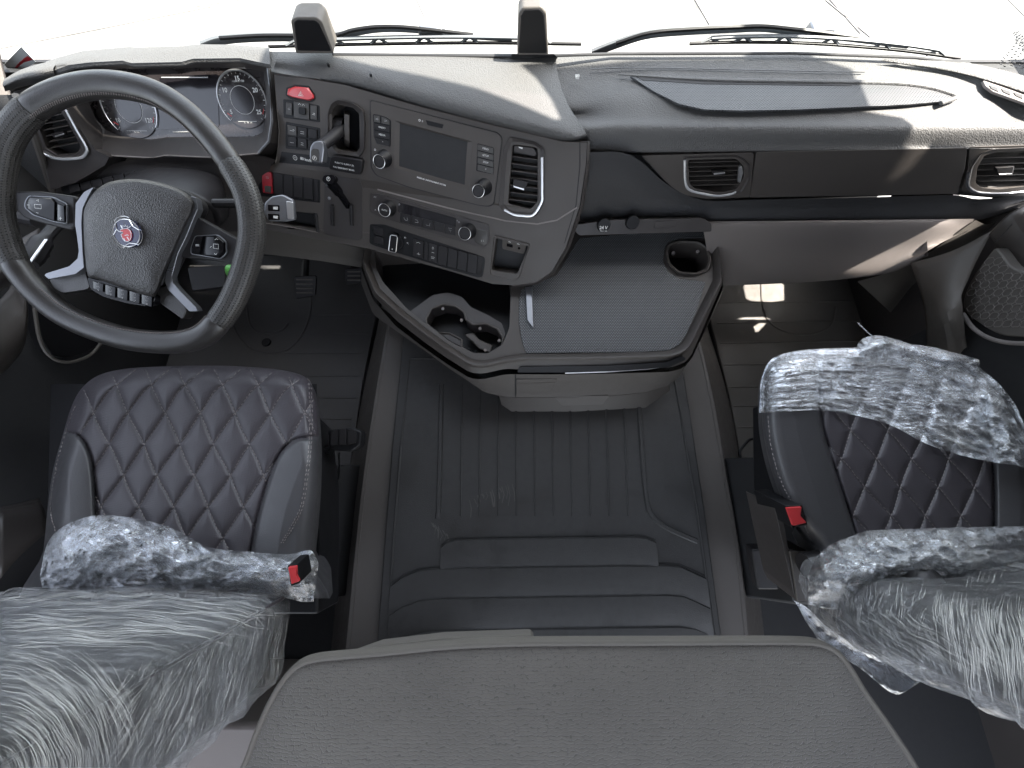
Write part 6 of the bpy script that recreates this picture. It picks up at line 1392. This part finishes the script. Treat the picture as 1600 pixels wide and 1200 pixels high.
# ---- right door and pillar trim
dr = thing('cab_door', 'dark passenger door panel with honeycomb speaker grille', 'door', (1.215, .3, -.2))
b = B(); b.sheet([[V3(1.24, .50, -.2), V3(1.24, .3, -.2), V3(1.24, -.3, -.2)], [V3(1.21, .50, .12), V3(1.21, .3, .12), V3(1.21, -.3, .12)], [V3(1.23, .50, .24), V3(1.23, .3, .40), V3(1.23, -.3, .40)]], nu=5, nv=5); b.done('door_panel', 'black_matte', dr)
gp = crp([(1505, 480), (1516, 440), (1545, 398), (1556, 388), (1564, 396), (1585, 420), (1640, 440), (1660, 500), (1640, 526), (1590, 526), (1560, 522), (1530, 505)], 4)
b = B(); q = [X(x, y, 1.195) for x, y in gp]; b.prism(q, [p+V3(.03, 0, 0) for p in q]); sg = b.done('speaker_grille', 'trim_dark', dr, bevel=.003)
b = B()
for j in range(9):
    for i in range(8):
        x = 1518+i*14+(j % 2)*7; y = 408+j*12.2
        if bool(inside(np.array([x*1.]), np.array([y*1.]), gp)[0]) and float(dist_poly(np.array([x*1.]), np.array([y*1.]), gp)[0]) > 6:
            c = X(x, y, 1.1935); hx = [c+V3(0, .0085*math.cos(R(60*k)), .0085*math.sin(R(60*k))*1.3) for k in range(6)]; b.tube(hx, .0007, 4, closed=True)
tag(b.done('honeycomb_mesh', 'trim_grey', sg))
b = B(); b.tube(cr([X(x, y, 1.18) for x, y in [(1504, 490), (1520, 512), (1545, 528), (1580, 536), (1640, 536)]], 5), .005, 8); b.done('grille_rim', 'trim_grey', dr)
def ys(L, y): return [Y(px, py, y) for px, py in L]
b = B()
p0 = [Y(1425, 410, .66), Y(1446, 470, .56), Y(1452, 530, .46), Y(1450, 600, .38)]
p1 = [Y(1485, 395, .64), Y(1476, 460, .53), Y(1480, 520, .43), Y(1490, 600, .36)]
p2 = [Y(1550, 362, .66), Y(1510, 440, .55), Y(1500, 490, .47), Y(1514, 570, .38)]
b.sheet([p0, p1, p2], nu=5, nv=5); t = b.done('pillar_trim', 'trim_dark', solid=.006); tag(t, 'dark grey pillar trim between the passenger footwell and the passenger door', 'trim')
b = B(); b.sheet([[Y(1548, 362, .655), Y(1566, 392, .62), Y(1585, 425, .57), Y(1625, 470, .50)], [Y(1575, 335, .665), Y(1600, 372, .62), Y(1625, 405, .58), Y(1670, 450, .50)], [Y(1606, 318, .69), Y(1625, 350, .65), Y(1650, 380, .60), Y(1700, 425, .50)]], nu=4, nv=4); b.done('door_capping', 'panel', dr, solid=.01)
b = B(); b.tube([Y(1556, 378, .62), Y(1582, 350, .64)], .0012, 5); b.done('trim_joint', 'black', dr)

# ---- camera-like sensor pods standing at the windscreen base
def pod_box(px, y, th, label):
    t_ = thing('sensor_housing', label, 'sensor housing', Y(px[-1][0]/2+px[-2][0]/2, px[-1][1], y), 'sensor housings at the windscreen base')
    fr_ = [Y(a, c, y) for a, c in rp(px, 4, 5)]; b = B(); b.prism(fr_, [p+V3(0, th, -.002) for p in fr_]); b.done('housing', 'trim_dark', t_, bevel=.004, seg=3)
    ins_ = inset(rp(px, 4, 5), 5); f2 = [Y(a, c, y-.0008) for a, c in ins_]; b = B(); b.prism(f2, [p+V3(0, .004, 0) for p in f2]); b.done('housing_face', 'black', t_, bevel=.001)
    return t_
pod_box([(454, 32), (462, 27), (494, 27), (503, 34), (522, 84), (462, 84)], .93, .05, 'dark wedge shaped sensor housing on the dashboard above the hazard button')
pod_box([(810, 22), (817, 11), (846, 10), (854, 20), (857, 88), (808, 88)], .955, .045, 'tall dark rounded sensor housing standing at the middle of the windscreen base')
t_ = bpy.data.objects['sensor_housing.001']
b = B(); b.prism([Y(x, y, .955) for x, y in [(796, 90), (800, 84), (866, 84), (872, 90)]], [Y(x, y, .99) for x, y in [(796, 90), (800, 84), (866, 84), (872, 90)]]); b.done('housing_foot', 'black', t_, bevel=.002)
# pins and clip on the pad
for x, y in ((514, 104), (580, 119.5)):
    b = B(); c = Z(x, y, .514); b.tube([c, c+V3(0, 0, .006)], .0028, 8); t = b.done('peg', 'black'); tag(t, 'small black peg on the dashboard pad '+('nearer the instrument hood' if x < 550 else 'nearer the middle of the pad'), 'peg', 'pegs on the dashboard pad')
b = B()
for dx in (-2.5, 0, 2.5): b.tube([Z(902+dx, 117, .497), Z(902+dx*.6, 123, .490)], .0016, 6)
b.tube([Z(899, 120, .497), Z(905, 120, .497)], .0016, 6); t = b.done('clip', 'white'); tag(t, 'tiny clear plastic clip on the dashboard beside the stack ridge', 'clip')

# ---- windscreen wipers outside the glass
def wiper(label, arm, blade, y, conn):
    t_ = thing('windscreen_wiper', label, 'wiper', Y(*arm[0], y), 'wipers outside the windscreen')
    b = B(); P_ = cr([Y(px, py, y+.02) for px, py in arm], 5); n = len(P_); b.tube(P_, [.011-.005*k/n for k in range(n)], 8, flat=.6, up=(0, -1, 0)); b.done('wiper_arm', 'wiper', t_)
    b = B(); P_ = [p+V3(0, -.012, .010) for p in cr([Y(px, py, y+.02) for px, py in arm[1:-1]], 5)]; b.tube(P_, .0045, 6); b.done('washer_hose', 'black', t_)
    b = B(); P_ = cr([Y(px, py, y) for px, py in blade], 5); b.tube(P_, .0038, 6); b.m(0); b.done('wiper_rubber', 'black', t_)
    b = B(); P2 = [p+V3(0, .004, .006+.005*math.sin(math.pi*k/len(P_))) for k, p in enumerate(P_)]; b.tube(P2[2:-2], .0062, 6, flat=.6); b.done('wiper_spine', 'wiper', t_)
    for k in range(6):
        q = P_[int((k+.7)*len(P_)/6.6)]; q2 = P2[int((k+.7)*len(P_)/6.6)]; b = B(); b.tube([q-V3(.022, 0, 0), q2, q+V3(.022, 0, 0)], .0035, 5); b.done('yoke', 'wiper', t_)
    c = Y(*conn, y+.01); b = B(); b.prism([c+V3(x, 0, z) for x, z in ((-.03, -.008), (.035, -.010), (.03, .010), (-.025, .012))], [c+V3(x, .03, z) for x, z in ((-.03, -.008), (.035, -.010), (.03, .010), (-.025, .012))]); b.done('wiper_joint', 'satin', t_, bevel=.003)
wiper('long black wiper resting across the left and middle of the windscreen', [(318, 72), (350, 62), (420, 58), (520, 58), (555, 50), (590, 45), (630, 45), (680, 50), (740, 57), (800, 61)], [(420, 73), (525, 70), (640, 68), (760, 67), (908, 69)], 1.075, (672, 53))
wiper('long black wiper resting across the right half of the windscreen', [(925, 84), (960, 70), (1012, 54), (1080, 48), (1150, 45), (1190, 44), (1230, 48), (1275, 53), (1340, 62), (1420, 72)], [(1078, 68), (1160, 66), (1270, 68), (1400, 78), (1500, 91)], 1.075, (1282, 54))

# ---- stickers on the glass
SG = Pl(Y(34, 92, 1.0), (0, -1, -.05))
b = B(); b.slab(SG, [(33, 73), (56, 97), (24, 118), (6, 101)], -.0006, 0); t = b.done('windscreen_sticker', 'sticker'); tag(t, 'small grey square sticker with red script at the left of the windscreen', 'sticker')
b = B()
for k in range(5):
    o_ = k*3.2; b.stroke([SG.at(x, y, .0006) for x, y in [(20+o_*.9, 112-o_*1.1+k*.5), (27+o_*.6, 104-o_*.7), (38+o_*.55, 92+o_*.2), (44+o_*.5, 88+o_*.4)]], .0035 if k % 2 else .002, SG.n, .0003)
b.done('red_script', 'red_dark', t)
b = B()
rnd = random.Random(4)
for k in range(9):
    x0, y0 = 1588-k*3.4, 62+k*4.6
    for j in range(5):
        q = (x0+j*7.5+rnd.uniform(-1, 1), y0+j*3.6)
        if q[0] < 1599: b.stroke([SG.at(q[0], q[1], 0), SG.at(q[0]+rnd.uniform(3, 5.5), q[1]+2.0, 0)], .0022, SG.n, .0002)
b.text(SG, 'WARNING', 1594, 63, .016, 0, rot=R(-25), bold=.0005)
t = b.done('glass_print', 'grey_mark', recalc=False); tag(t, 'small slanted lines of grey print on the right of the windscreen', 'printed label')
for o in C.objects:
    if o.name.startswith('plastic_wrap'): o['group'] = 'plastic wraps left on the seats'
    if o.name.startswith('wiper'): pass
